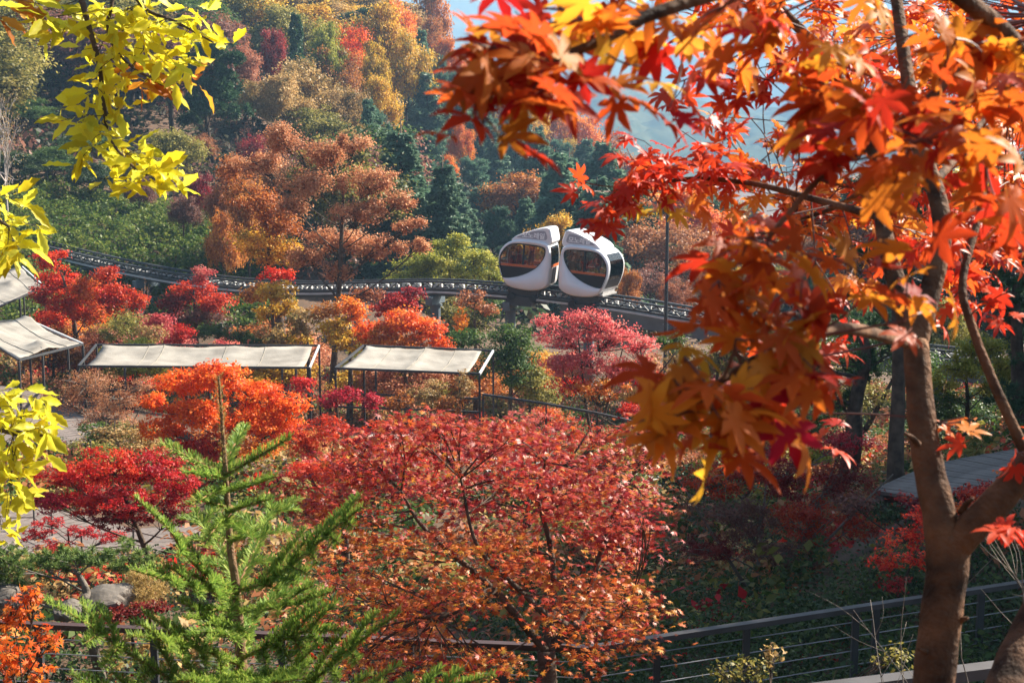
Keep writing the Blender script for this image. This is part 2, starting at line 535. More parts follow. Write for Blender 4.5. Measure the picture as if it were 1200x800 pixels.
def ray_poly(poly, c, ang):
    """distance from c along ang to the polygon outline"""
    best = 0.0
    d = (math.cos(ang), math.sin(ang))
    for i in range(len(poly)):
        x1, y1 = poly[i][0] - c[0], poly[i][1] - c[1]
        x2, y2 = poly[(i + 1) % len(poly)][0] - c[0], poly[(i + 1) % len(poly)][1] - c[1]
        ex, ey = x2 - x1, y2 - y1
        den = d[0] * ey - d[1] * ex
        if abs(den) < 1e-9: continue
        t = (x1 * ey - y1 * ex) / den
        u = (x1 * d[1] - y1 * d[0]) / den
        if t > 0 and -1e-6 <= u <= 1 + 1e-6: best = max(best, t)
    return best
def smooth_poly(poly, n=6):
    p = [np.array(q, float) for q in poly]
    out = []
    m = len(p)
    for i in range(m):
        a, b, c, d = p[(i - 1) % m], p[i], p[(i + 1) % m], p[(i + 2) % m]
        for k in range(n):
            t = k / n
            out.append(0.5 * (2 * b + (c - a) * t + (2 * a - 5 * b + 4 * c - d) * t * t + (3 * b - a - 3 * c + d) * t ** 3))
    return out
PROF = smooth_poly([(-.42,.04),(-.72,.28),(-.90,.70),(-.95,1.08),(-.88,1.38),(-.65,1.63),(-.35,1.745),(.1,1.79),(.6,1.775),(.85,1.68),(.94,1.42),(.975,1.0),(.955,.5),(.88,.16),(.36,-.02)], 5)
WIN = smooth_poly([(-.885,.93),(-.85,1.22),(-.66,1.49),(-.40,1.62),(.15,1.635),(.66,1.59),(.77,1.48),(.75,1.25),(.62,1.0),(.42,.78),(.08,.57),(-.30,.43),(-.70,.38),(-.83,.60)], 5)
HW = .80
WC = (-.12, 1.06)
NA = 72
ANG = [2 * math.pi * k / NA for k in range(NA)]
prof = [(WC[0] + math.cos(a) * ray_poly(PROF, WC, a), WC[1] + math.sin(a) * ray_poly(PROF, WC, a)) for a in ANG]
win = [(WC[0] + math.cos(a) * ray_poly(WIN, WC, a), WC[1] + math.sin(a) * ray_poly(WIN, WC, a)) for a in ANG]
PC = (0.0, .9)
def scaled(pr, s): return [(PC[0] + (x - PC[0]) * s, PC[1] + (z - PC[1]) * s) for x, z in pr]
def clip_poly(poly, keep, lim):
    """keep the part of a 2-D polygon with z above (keep=1) or below (keep=-1) lim"""
    out = []
    m = len(poly)
    for i in range(m):
        a, b = poly[i], poly[(i + 1) % m]
        ia, ib = (a[1] - lim) * keep >= 0, (b[1] - lim) * keep >= 0
        if ia: out.append(a)
        if ia != ib:
            t = (lim - a[1]) / (b[1] - a[1])
            out.append((a[0] + t * (b[0] - a[0]), lim))
    return out

def slab(mb, poly, y, th, mx):
    """polygon in the x-z plane extruded from y by th"""
    n = len(poly)
    vs = [(x * mx, y, z) for x, z in poly] + [(x * mx, y + th, z) for x, z in poly]
    fs = [tuple(range(n)), tuple(range(2 * n - 1, n - 1, -1))] + [(i, (i + 1) % n, n + (i + 1) % n, n + i) for i in range(n)]
    mb.add(vs, fs)

def monorail_car(s, mx, label):
    p, t, sd = track_at(s)
    root = empty('monorail_car', p + UP * .30 + sd * .05, label, 'monorail car', 'white capsule cars on the monorail track')
    yaw = math.atan2(t.y, t.x)
    pit = math.asin(t.z)
    root.rotation_euler = (Matrix.Rotation(yaw, 3, 'Z') @ Matrix.Rotation(-pit, 3, 'Y')).to_euler()
    # body shell: rounded loops along the width, sides pierced by the window opening
    loops = []
    for y, sc in ((-HW, .94), (-HW + .025, .972), (-HW + .09, .995), (-HW + .2, 1.0), (HW - .2, 1.0), (HW - .09, .995), (HW - .025, .972), (HW, .94)):
        loops.append([(x * mx, y, z) for x, z in scaled(prof, sc)])
    inner0 = [(x * mx, -HW, z) for x, z in win]
    inner1 = [(x * mx, -HW + .06, z) for x, z in win]
    innr0 = [(x * mx, HW, z) for x, z in win]
    innr1 = [(x * mx, HW - .06, z) for x, z in win]
    allL = [inner1, inner0] + loops + [innr0, innr1]
    mb = MB()
    vs = [q for l in allL for q in l]
    fs = []
    for i in range(len(allL) - 1):
        for k in range(NA):
            k2 = (k + 1) % NA
            f = (i * NA + k, i * NA + k2, (i + 1) * NA + k2, (i + 1) * NA + k)
            if i == 5:                                             # openings of the two end windows
                xa, xb, za, zb = prof[k][0], prof[k2][0], min(prof[k][1], prof[k2][1]), max(prof[k][1], prof[k2][1])
                if (xa < -.3 and xb < -.3 and za > .74 and zb < 1.50) or (xa > .3 and xb > .3 and za > .99 and zb < 1.55): continue
            fs.append(f if mx < 0 else f[::-1])
    mb.add(vs, fs)
    body = mb.build('body', WHITE, root, smooth=True)
    for sgn in (-1, 1):
        ys = sgn * (HW - .045)
        def sl(poly, th, y=ys):
            m_ = MB(); slab(m_, poly, y - sgn * 0 if sgn < 0 else y - th, th, mx); return m_
        shr = [(WC[0] + (x - WC[0]) * .995, WC[1] + (z - WC[1]) * .995) for x, z in win]
        sl(clip_poly(shr, -1, .80), .03).build('dark_panel', NAVY, root)
        sl(clip_poly(clip_poly(shr, 1, .805), -1, .895), .034, sgn * (HW - .035)).build('orange_band', ORANGE, root)
        pane = sl(clip_poly(shr, 1, .90), .012).build('side_window', GLASS, root)
        m_ = MB()
        ring_in = [(WC[0] + (x - WC[0]) * .955, WC[1] + (z - WC[1]) * .955 - .012) for x, z in win]
        vv = [(x * mx, sgn * (HW + .004), z) for x, z in [(WC[0] + (x - WC[0]) * 1.012, WC[1] + (z - WC[1]) * 1.012) for x, z in win]] + [(x * mx, sgn * (HW - .012), z) for x, z in ring_in]
        m_.add(vv, [(k, (k + 1) % NA, NA + (k + 1) % NA, NA + k) for k in range(NA)])
        m_.build('window_frame', BLACK, pane)
        m_ = MB(); m_.box((-.02 * mx, sgn * (HW - .03), 1.26), (.06, .05, .74)); m_.build('mullion', BLACK, pane)
    # curved end windows follow the profile, 6 mm proud of the shell
    def end_strip(name, mat, z0, z1, side, hw, off, parent=root):
        pts = sorted([(x, z) for x, z in prof if (x * side > .3) and z0 <= z <= z1], key=lambda q: q[1])
        def ext(z):
            best = [q for q in prof if q[0] * side > .3]
            best = sorted(best, key=lambda q: q[1])
            return float(np.interp(z, [q[1] for q in best], [q[0] for q in best]))
        zz = np.linspace(z0, z1, 9)
        pts = [(ext(z), z) for z in zz]
        m_ = MB()
        vs, fs = [], []
        for x, z in pts:
            for y in (-hw, hw):
                vs.append(((x + side * off) * mx, y, z))
            for y in (-hw, hw):
                vs.append(((x + side * (off - .004)) * mx, y, z))
        for i in range(len(pts) - 1):
            a = i * 4; b = a + 4
            fs += [(a, a + 1, b + 1, b), (a + 2, b + 2, b + 3, a + 3), (a, b, b + 2, a + 2), (a + 1, a + 3, b + 3, b + 1)]
        fs += [(0, 2, 3, 1), (len(vs) - 4, len(vs) - 3, len(vs) - 1, len(vs) - 2)]
        m_.add(vs, fs)
        return m_.build(name, mat, parent, smooth=False)
    ENDGL = surf('end_glass', (.10, .13, .13), rough=.05, spec=.8, var=.2, coat=1.0)
    end_strip('windshield', GLASS, .68, 1.56, -1, .61, .012)
    end_strip('end_panel', NAVY, .36, .675, -1, .61, .012)
    end_strip('end_window', GLASS, .965, 1.60, 1, .61, .012)
    end_strip('end_panel', ORANGE, .86, .955, 1, .61, .012)
    end_strip('door_recess', NAVY, .25, .84, 1, .30, .012)
    # roof fairing with the sign
    FAIR = smooth_poly([(-.50,1.70),(-.46,1.83),(-.30,1.93),(.2,2.14),(.62,2.26),(.82,2.26),(.90,2.12),(.92,1.70),(.2,1.70)], 4)
    mb = MB()
    n = len(FAIR)
    ls = []
    for y, sc in ((-.66, .93), (-.63, .98), (-.55, 1.0), (.55, 1.0), (.63, .98), (.66, .93)):
        ls.append([((.2 + (x - .2) * sc) * mx, y, 1.9 + (z - 1.9) * sc) for x, z in FAIR])
    vs = [q for l in ls for q in l]
    fs = [(i * n + k, i * n + (k + 1) % n, (i + 1) * n + (k + 1) % n, (i + 1) * n + k) for i in range(len(ls) - 1) for k in range(n)]
    fs += [tuple(range(n - 1, -1, -1)), tuple(range((len(ls) - 1) * n, len(ls) * n))]
    mb.add(vs, fs)
    fair = mb.build('roof_fairing', WHITE, root)
    for sgn in (-1, 1):
        m_ = MB()
        pan = smooth_poly([(-.30,1.84),(-.24,1.91),(.25,2.10),(.62,2.15),(.72,2.08),(.74,1.84),(.2,1.83)], 4)
        slab(m_, pan, sgn * .664 - .006, .012, mx)
        m_.build('sign_panel', SIGNGREY, fair)
    cu = bpy.data.curves.new('lettering', 'FONT')
    cu.body = '모노레일'
    cu.size = .23
    cu.offset = .006
    cu.extrude = .004
    cu.align_x = 'CENTER'
    cu.materials.append(LETTER)
    tmp = bpy.data.objects.new('lettering', cu)
    COL.objects.link(tmp)
    lm = bpy.data.meshes.new_from_object(tmp.evaluated_get(bpy.context.evaluated_depsgraph_get()))
    bpy.data.objects.remove(tmp)
    lm.name = 'lettering'
    tx = link('lettering', lm, fair, LETTER)
    tx.location = (.27 * mx, -.678, 1.87)
    tx.rotation_euler = (R(90), 0, 0)
    # inside: floor, benches, poles; below: bogie
    m_ = MB(); m_.box((0, 0, .10), (1.5, 1.3, .06)); m_.build('floor_plate', SEAT, root)
    for x in (-.55, .6):
        m_ = MB(); m_.box((x * mx, .0, .42), (.36, 1.2, .10)); m_.box((x * mx, 0, .25), (.30, 1.1, .24)); m_.build('bench', SEAT, root)
    m_ = MB(); m_.tube([(.1, .1, .12), (.1, .1, 1.76)], .018, 8); m_.build('grab_pole', LIGHTSTEEL, root)
    m_ = MB(); m_.box((0, 0, -.17), (1.12, 1.0, .30)); m_.box((-.1, 0, -.45), (.95, 1.24, .34)); m_.build('bogie', DARKMETAL, root)
    for x in (-.4, .4):
        for y in (-.63, .63):
            m_ = MB(); m_.tube([(x, y - .05, -.3), (x, y + .05, -.3)], .13, 14); m_.build('wheel', BLACK, root)
    return root, Matrix.Translation(root.location) @ root.rotation_euler.to_matrix().to_4x4()
car_a, MA = monorail_car(track_px(617), 1, 'white capsule monorail car with its rounded nose facing uphill to the forest')
car_b, MB_ = monorail_car(track_px(691), -1, 'white capsule monorail car with its rounded nose facing the tall thin pole')
# coupling between the two cars
m_ = MB()
pa, pb = track_at(track_px(650)), track_at(track_px(659))
m_.bar(pa[0] + UP * .42 - pa[1] * .15, pb[0] + UP * .42 + pb[1] * .15, .16, .14)
m_.build('coupling', DARKMETAL, car_a).matrix_parent_inverse = MA.inverted()

# ------------------------------------------------------------------ passengers
SKIN = surf('skin', (.50, .30, .21), rough=.6, var=.1)
HAIR = surf('hair', (.012, .010, .009), rough=.5, var=.3)
def person(M, pose, jacket, trousers, label, hair_long=False, arm=0.0):
    root = empty('person', M.translation, label, 'person', 'passengers in the monorail cars')
    root.rotation_euler = M.to_euler()
    V, E, Rd = [], [], []
    def add(p, r, par=None):
        V.append(Vector(p)); Rd.append(r)
        if par is not None: E.append((par, len(V) - 1))
        return len(V) - 1
    dz = 0 if pose == 'stand' else -.43
    pel = add((0, 0, .95 + dz), .135)
    sp = add((0, .01, 1.12 + dz), .125, pel)
    ch = add((0, 0, 1.33 + dz), .14, sp)
    ne = add((0, 0, 1.47 + dz), .058, ch)
    hb = add((0, -.015, 1.55 + dz), .075, ne)
    hm = add((0, -.02, 1.63 + dz), .088, hb)
    ht = add((0, -.01, 1.71 + dz), .06, hm)
    add((0, -.115, 1.615 + dz), .012, hm)                       # nose
    for s in (-1, 1):
        sh = add((s * .17, 0, 1.40 + dz), .062, ch)
        el = add((s * .24, -.02 - arm * .1, 1.13 + dz), .045, sh)
        wr = add((s * .16, -.24, 1.10 + dz + arm * .2) if pose != 'stand' or arm else (s * .24, -.10, .90), .030, el)
        d = (V[wr] - V[el]).normalized()
        pa = add(V[wr] + d * .07, .034, wr)
        lat = Vector((1, 0, 0))
        for k, L in enumerate((.07, .08, .075, .06)):
            b = V[pa] + d * .03 + lat * (k - 1.5) * .021
            f1 = add(b, .010, pa)
            f2 = add(b + d * L * .5 - Vector((0, 0, .012)), .009, f1)
            add(b + d * L * .8 - Vector((0, 0, .035)), .008, f2)
        th = add(V[wr] + d * .035 - lat * s * .04, .011, wr)
        add(V[th] + d * .045 - lat * s * .015, .009, th)
        hp = add((s * .10, 0, .90 + dz), .10, pel)
        if pose == 'stand':
            kn = add((s * .11, -.02, .50), .065, hp)
            an = add((s * .11, .02, .09), .045, kn)
        else:
            kn = add((s * .13, -.42, .49), .068, hp)
            an = add((s * .13, -.40, .09), .045, kn)
        add((V[an].x, V[an].y - .16, .045), .04, an)
    me = bpy.data.meshes.new('body')
    me.from_pydata([tuple(v) for v in V], E, [])
    o = bpy.data.objects.new('body', me)
    COL.objects.link(o)
    sk = o.modifiers.new('skin', 'SKIN')
    for i, r in enumerate(Rd):
        me.skin_vertices[0].data[i].radius = (r, r * (.75 if i < 3 else 1))
        me.skin_vertices[0].data[i].use_root = (i == 0)
    o.modifiers.new('sub', 'SUBSURF').levels = 1
    dg = bpy.context.evaluated_depsgraph_get()
    me2 = bpy.data.meshes.new_from_object(o.evaluated_get(dg))
    o.modifiers.clear()
    o.data = me2
    me2.name = 'body'
    me2.materials.clear()
    for m in (jacket, trousers, SKIN): me2.materials.append(m)
    for f in me2.polygons:
        c = f.center
        k = 0
        if c.z > 1.455 + dz: k = 2
        elif c.z < .97 + dz and abs(c.x) < .23 and (pose == 'stand' or c.z < .66) and not (pose == 'stand' and abs(c.x) > .2): k = 1
        for s_ in (wr,):
            pass
        if min((c - V[i]).length for i in range(len(V)) if Rd[i] <= .0115 or abs(Rd[i] - .034) < 1e-6) < .045: k = 2
        f.material_index = k
        f.use_smooth = True
    o.parent = root
    hb_ = MB()
    bm = bmesh.new()
    bmesh.ops.create_icosphere(bm, subdivisions=2, radius=1.0)
    for v in bm.verts:
        v.co = Vector((v.co.x * .104, v.co.y * .112 + .018, v.co.z * (.115 if v.co.z > 0 else (.26 if hair_long else .10)) + 1.665 + dz))
        if v.co.y < -.03 and v.co.z < 1.68 + dz: v.co.y = -.03
    hm_ = bpy.data.meshes.new('hair')
    bm.to_mesh(hm_); bm.free()
    link('hair', hm_, root, HAIR)
    return root
CLO = {k: surf('cloth_' + k, c, rough=.85, var=.2) for k, c in dict(navy=(.02, .025, .05), black=(.02, .02, .022), grey=(.16, .16, .17), red=(.32, .03, .03), cream=(.5, .45, .36), green=(.06, .08, .05), brown=(.13, .07, .04)).items()}
def seat_at(M, x, y, rz, z=.13): return M @ Matrix.Translation((x, y, z)) @ Matrix.Rotation(rz, 4, 'Z')
person(seat_at(MA, -.52, -.28, R(90)), 'sit', CLO['navy'], CLO['black'], 'person in a navy jacket seated in the front corner of the uphill car')
person(seat_at(MA, -.42, .25, R(90)), 'sit', CLO['red'], CLO['grey'], 'person in a red top seated at the nose of the uphill car', True)
person(seat_at(MA, .12, -.15, R(-70), -.10), 'stand', CLO['green'], CLO['black'], 'person in dark green standing by the window post of the uphill car')
person(seat_at(MB_, -.62, -.28, R(60)), 'sit', CLO['black'], CLO['navy'], 'person in black seated at the square end of the downhill car')
person(seat_at(MB_, -.30, -.05, R(-20), -.10), 'stand', CLO['black'], CLO['grey'], 'person in a black coat standing beside the window post of the downhill car', False, .6)
person(seat_at(MB_, .32, -.30, R(-60)), 'sit', CLO['navy'], CLO['black'], 'person in navy seated next to the window post in the downhill car', True)
person(seat_at(MB_, .60, -.10, R(-90)), 'sit', CLO['brown'], CLO['black'], 'person in brown seated at the rounded nose of the downhill car')
# ------------------------------------------------------------------ shade canopies
cv, cnt, cbs = new_mat('canvas')
_no = cnt.nodes.new('ShaderNodeTexNoise'); _no.inputs['Scale'].default_value = 1.3; _no.inputs['Detail'].default_value = 6
_tc = cnt.nodes.new('ShaderNodeTexCoord')
_cr = cnt.nodes.new('ShaderNodeValToRGB')
_cr.color_ramp.elements[0].color = (.215, .195, .165, 1); _cr.color_ramp.elements[1].color = (.40, .37, .32, 1)
_cr.color_ramp.elements[0].position = .3; _cr.color_ramp.elements[1].position = .7
_tl = cnt.nodes.new('ShaderNodeBsdfTranslucent')
_mx2 = cnt.nodes.new('ShaderNodeMixShader'); _mx2.inputs[0].default_value = .22
_wv = cnt.nodes.new('ShaderNodeTexNoise'); _wv.inputs['Scale'].default_value = 4; _wv.inputs['Detail'].default_value = 4
_bp = cnt.nodes.new('ShaderNodeBump'); _bp.inputs['Strength'].default_value = .35; _bp.inputs['Distance'].default_value = .06
for a, b_ in ((_tc.outputs['Object'], _no.inputs['Vector']), (_tc.outputs['Object'], _wv.inputs['Vector']), (_wv.outputs['Fac'], _bp.inputs['Height']), (_bp.outputs[0], cbs.inputs['Normal']),
              (_no.outputs['Fac'], _cr.inputs[0]), (_cr.outputs[0], cbs.inputs['Base Color']), (_cr.outputs[0], _tl.inputs['Color']),
              (cbs.outputs[0], _mx2.inputs[1]), (_tl.outputs[0], _mx2.inputs[2]), (_mx2.outputs[0], cnt.nodes['Material Output'].inputs['Surface'])):
    cnt.links.new(a, b_)
cbs.inputs['Roughness'].default_value = .85

def patch(A, B, C_, D, sag, n=28, m=14, peaks=(), seams=(), wr=.009, inset=.03):
    """cloth stretched between four corners (A-B one edge, D-C the opposite), sagging, with thickness"""
    U, W = np.meshgrid(np.linspace(inset, 1 - inset, n), np.linspace(inset, 1 - inset, m))
    A, B, C_, D = (np.array(q) for q in (A, B, C_, D))
    Pt = (A * ((1 - U) * (1 - W))[..., None] + B * (U * (1 - W))[..., None] + C_ * (U * W)[..., None] + D * ((1 - U) * W)[..., None])
    z = -sag * 4 * U * (1 - U) * (0.35 + 0.65 * 4 * W * (1 - W)) - sag * .6 * 4 * W * (1 - W)
    for s in seams:
        z = z + .10 * np.exp(-np.abs(U - s) / .07) * (0.4 + 2.4 * W * (1 - W))
    for (pu, pw, ph, pr) in peaks:
        z = z + ph * np.exp(-np.hypot(U - pu, W - pw) / pr)
    z = z + wr * np.sin(U * 23 + W * 31) * np.sin(W * 9 + 1) + wr * .7 * np.sin(U * 51 - W * 17)
    Pt[..., 2] += z
    top = Pt.reshape(-1, 3)
    bot = top - [0, 0, .012]
    v = np.concatenate([top, bot])
    k = n * m
    i0 = (np.arange(m - 1)[:, None] * n + np.arange(n - 1)[None]).ravel()
    f = np.stack([i0, i0 + 1, i0 + 1 + n, i0 + n], -1)
    g = f[:, ::-1] + k
    edge = list(range(n)) + [n - 1 + n * j for j in range(1, m)] + [n * m - 1 - i for i in range(1, n)] + [n * j for j in range(m - 2, 0, -1)]
    e = np.array([(edge[i], edge[i] + k, edge[(i + 1) % len(edge)] + k, edge[(i + 1) % len(edge)]) for i in range(len(edge))])
    ff = np.concatenate([f, g, e])
    return np_mesh('canvas', v, ff.ravel(), np.arange(len(ff)) * 4, smooth=True)

SEAM = surf('canvas_seam', (.24, .22, .18), rough=.9, var=.2)
def canopy(A, B, C_, D, label, sag=.12, posts=None, rail=True, seams=(), peaks=(), cu=(0, 1)):
    """A back-left, B back-right, C front-right, D front-left roof corners"""
    A, B, C_, D = (Vector(q) for q in (A, B, C_, D))
    c = (A + B + C_ + D) / 4
    root = empty('shade_canopy', (0, 0, 0), label, 'canopy', 'cloth shade canopies on dark frames')
    a2, b2 = A.lerp(B, cu[0]), A.lerp(B, cu[1])
    d2, c2 = D.lerp(C_, cu[0]), D.lerp(C_, cu[1])
    link('canvas', patch(a2, b2, c2, d2, sag, seams=seams, peaks=peaks), root, cv)
    cm = [o for o in root.children if o.name.startswith('canvas')][0].data
    for u in sorted(set(list(seams) + [.25, .78])):
        i = int(u * 27)
        pts = [cm.vertices[j * 28 + i].co + Vector((0, 0, .006)) for j in range(14)]
        mb = MB(); mb.tube(pts, .011, 5); mb.build('seam', SEAM, root)
    for k in range(5):
        for (p, q) in ((a2, d2), (b2, c2)):
            e = p.lerp(q, (k + .5) / 5); o_ = (A.lerp(D, (k + .5) / 5) if p == a2 else B.lerp(C_, (k + .5) / 5))
            if (e - o_).length < .02: continue
            mb = MB(); mb.tube([e + UP * .0, o_], .006, 4); mb.build('lashing', DARKMETAL, root)
    for p, q in ((A, B), (B, C_), (C_, D), (D, A)):
        mb = MB(); mb.bar(p - UP * .02, q - UP * .02, .045, .055); mb.build('frame_beam', DARKMETAL if (p, q) != (B, C_) else LIGHTSTEEL, root)
    pts = posts or [(0, 0), (.33, 0), (.66, 0), (1, 0), (0, 1), (.5, 1), (1, 1)]
    for u, w in pts:
        t = (D.lerp(C_, u)).lerp(A.lerp(B, u), w)
        g = gz(t.x, t.y)
        mb = MB(); mb.bar((t.x, t.y, g - .1), (t.x, t.y, t.z - .06), .05); mb.build('post', DARKMETAL, root)
    if rail:
        for dz in (.62, .95):
            mb = MB(); mb.bar(D - UP * dz, C_ - UP * dz, .045, .045); mb.build('rail', DARKMETAL, root)
    return root
canopy(P(426, 404, 37), P(578, 410, 37), P(562, 437, 34), P(393, 430.5, 34), 'cream cloth canopy on thin posts below the two white cars', .10,
       seams=(.52,), cu=(.0, .94), posts=[(0, 0), (.28, 0), (.86, 0), (1, 0), (0, 1), (1, 1)])
canopy(P(113, 403, 39.5), P(374, 404, 39.5), P(363, 430, 36.5), P(92, 428, 36.5), 'long cream cloth canopy behind the bare twiggy shrub', .14,
       seams=(.3, .62), posts=[(0, 0), (.2, 0), (.88, 0), (.94, 0), (1, 0), (0, 1), (.5, 1), (1, 1)])
canopy(P(-45, 378, 38), P(33, 374, 41), P(97, 402, 38), P(22, 421, 35), 'pale cloth canopy with two peaks above the wooden deck', .10, rail=False,
       peaks=((.45, .85, .35, .12), (.93, .08, .22, .14)), posts=[(0, 0), (.35, 0), (.75, 0), (1, 0), (0, 1), (1, 1)])
canopy(P(-45, 330, 47), P(26, 312, 50), P(52, 335, 47), P(-8, 362, 44), 'pale cloth canopy higher up behind the first red tree', .12, rail=False,
       peaks=((.6, .5, .3, .2),), posts=[(0, 0), (.5, 0), (1, 0), (0, 1), (1, 1)])

# ------------------------------------------------------------------ tall pole, boardwalks, rope fence, cable fences
po = P(781, 330, 44)
g = gz(po.x, po.y)
pole = empty('tall_pole', (po.x, po.y, g), 'tall thin dark pole rising past the track beside the cars', 'pole')
top = P(782, 238, 44)
mb = MB(); mb.tube([(0, 0, -.2), (0, 0, top.z - g)], [.065, .05], 10); mb.build('shaft', DARKMETAL, pole)
mb = MB(); mb.tube([(0, 0, 0), (0, 0, .25)], [.12, .10], 10); mb.build('base', DARKMETAL, pole)

WOOD = surf('weathered_wood', (.175, .145, .13), rough=.85, spec=.2, var=.4, scale=5, bump=.35)
def boardwalk(pts, width, label_unused, n, drop=.02):
    """planks laid one by one across a centre line"""
    c = spline(pts, 30)
    sg = np.concatenate([[0], np.cumsum(np.linalg.norm(np.diff(c, axis=0), axis=1))])
    root = bpy.data.objects.new('boardwalk', None)
    COL.objects.link(root)
    root['kind'] = 'structure'
    step = sg[-1] / n
    mb = MB()
    L = np.linspace(0, sg[-1], 14)
    cc = [Vector([np.interp(s, sg, c[:, i]) for i in range(3)]) for s in L]
    for off in (-.42, .42):
        for a, b in zip(cc[:-1], cc[1:]):
            sd = Vector((-(b - a).y, (b - a).x, 0)).normalized() * off * width
            mb.bar(a + sd - UP * .11, b + sd - UP * .11, .08, .14)
    mb.build('joist', WOOD, root)
    mb = MB(); mb.box((0, 0, 0), (step * .93, width, .035)); pm = mb.mesh('plank')
    for k in range(n):
        s = (k + .5) * step
        p = Vector([np.interp(s, sg, c[:, i]) for i in range(3)])
        q = Vector([np.interp(s + .1, sg, c[:, i]) - np.interp(s - .1, sg, c[:, i]) for i in range(3)])
        o = link('plank', pm, root, WOOD)
        o.location = p + UP * random.uniform(-.004, .004)
        o.rotation_euler = (0, -math.asin(q.z / max(q.length, 1e-6)), math.atan2(q.y, q.x) + random.uniform(-.008, .008))
    return root
for pts_, w_, n_ in BOARDS:
    boardwalk([P(*a) for a in pts_], w_, '', n_)

GPATH = surf('pale_gravel', (.50, .47, .43), rough=.95, spec=.1, var=.35, scale=6, bump=.6, bscale=30)
def ribbon(name, pts, width, mat, dz=.04):
    c = spline([(p.x, p.y, 0) for p in pts], 20)
    vs, fs = [], []
    for i in range(len(c)):
        t = c[min(i + 1, len(c) - 1)] - c[max(i - 1, 0)]
        t /= np.linalg.norm(t)
        for k in range(7):
            w = (k / 6 - .5) * width * (1 + .12 * math.sin(i * .9 + k))
            x, y = c[i][0] - t[1] * w, c[i][1] + t[0] * w
            vs.append((x, y, gz(x, y) + dz + .03))
    n = 7
    for i in range(len(c) - 1):
        for k in range(n - 1):
            fs.append((i * n + k, i * n + k + 1, (i + 1) * n + k + 1, (i + 1) * n + k))
    me = bpy.data.meshes.new(name); me.from_pydata(vs, [], fs); me.update()
    return link(name, me, None, mat, 'structure')
ribbon('gravel_path', [P(60, 520, 31), P(230, 500, 29), P(400, 490, 29), P(540, 492, 28), P(650, 512, 26), P(760, 520, 25)], 2.6, GPATH)
ribbon('gravel_path', [P(430, 455, 40), P(520, 458, 40), P(640, 470, 36), P(760, 480, 33)], 1.8, GPATH)

ROCK = surf('grey_rock', (.15, .132, .115), rough=.9, spec=.2, var=.55, scale=2.2, bump=.8, bscale=7)
def boulder(p, size, label, seed, sq=.6):
    bm = bmesh.new()
    bmesh.ops.create_icosphere(bm, subdivisions=4, radius=1.0)
    r = random.Random(seed)
    pl = [(Vector((r.gauss(0, 1), r.gauss(0, 1), r.gauss(0, .7))).normalized(), r.uniform(.55, .9)) for _ in range(16)]
    for v in bm.verts:
        for nrm, d in pl:
            k = v.co.dot(nrm) - d
            if k > 0: v.co -= nrm * k * .85
        v.co += v.co.normalized() * (.05 * math.sin(v.co.x * 7 + seed) * math.cos(v.co.y * 6 + v.co.z * 5) + .025 * math.sin(v.co.x * 19 + v.co.z * 13) * math.sin(v.co.y * 17 + seed))
        v.co = Vector((v.co.x * size, v.co.y * size * .8, v.co.z * size * sq))
    me = bpy.data.meshes.new('boulder'); bm.to_mesh(me); bm.free()
    o = link('boulder', me, None, ROCK)
    o.location = p
    o.rotation_euler = (0, 0, r.uniform(0, 3))
    tag(o, label, 'boulder', 'grey boulders in the garden')
def on_ground(px, d, dz=0.0):
    """point on the ground in the picture column px at horizontal distance about d"""
    x = (px - 600) / FPX * d
    return Vector((x, d, gz(x, d) + dz))
boulder(P(128, 702, 13), .34, 'flat topped grey boulder behind the crooked trunk of the cloud pruned pine', 1, .42)
boulder(P(4, 704, 12.5), .26, 'pale boulder beneath the left tip of the cloud pruned pine', 2)
boulder(P(78, 714, 12.4), .16, 'small pale stone left of the crooked pine trunk', 3)
for i, (px, py, d, s, lb) in enumerate([(512, 487, 28, .5, 'pale boulder under the right end of the cream canopy'), (590, 494, 27.5, .55, 'white boulder among red leaves right of the cream canopy'),
        (648, 506, 26.5, .5, 'pale boulder left of the pink red tree foot'), (625, 522, 24.5, .62, 'bluish grey boulder showing through the red maple crown'),
        (452, 497, 27, .45, 'pale boulder below the posts of the cream canopy'), (400, 486, 28.5, .4, 'pale boulder at the left post of the cream canopy'),
        (700, 500, 27, .4, 'pale boulder under the pink red tree'), (555, 466, 33, .5, 'grey boulder beside the right post of the cream canopy')]):
    boulder(on_ground(px, d, s * .12), s * .7, lb, 10 + i, .5)

HANDRAIL = surf('handrail_wood', (.06, .055, .056), rough=.6, spec=.25, var=.35, scale=4)
HANDRED = surf('handrail_red', (.06, .03, .024), rough=.5, spec=.4, var=.35, scale=4)
CABLE = surf('cable', (.22, .22, .23), rough=.4, spec=.5, var=.2)
def cable_fence(name, runs, posts, label, H=.95, w=.05, cables=7, mats=None):
    root = empty(name, (0, 0, 0), label, 'fence')
    for ri, r in enumerate(runs):
        for a, b in zip(r[:-1], r[1:]):
            mb = MB(); mb.bar(a, b, w * 1.3, w * .8); mb.build('handrail', (mats or [HANDRAIL] * 9)[ri], root)
            for k in range(cables):
                dz = UP * (.10 + .115 * k)
                mb = MB(); mb.tube([a - dz, a.lerp(b, .5) - dz - UP * .006, b - dz], .0045, 5); mb.build('cable', CABLE, root)
    for p in posts:
        mb = MB(); mb.bar(p - UP * H, p - UP * .02, .05); mb.build('post', DARKMETAL, root)
    return root
A0 = P(-80, 727, 10.8); A1 = P(690, 760, 10.0); B1 = P(1300, 668, 12.0)
def on(a, b, px):
    lo, hi = 0.0, 1.0
    for _ in range(40):
        m = (lo + hi) / 2
        if PX(a.lerp(b, m))[0] < px: lo = m
        else: hi = m
    return a.lerp(b, lo)
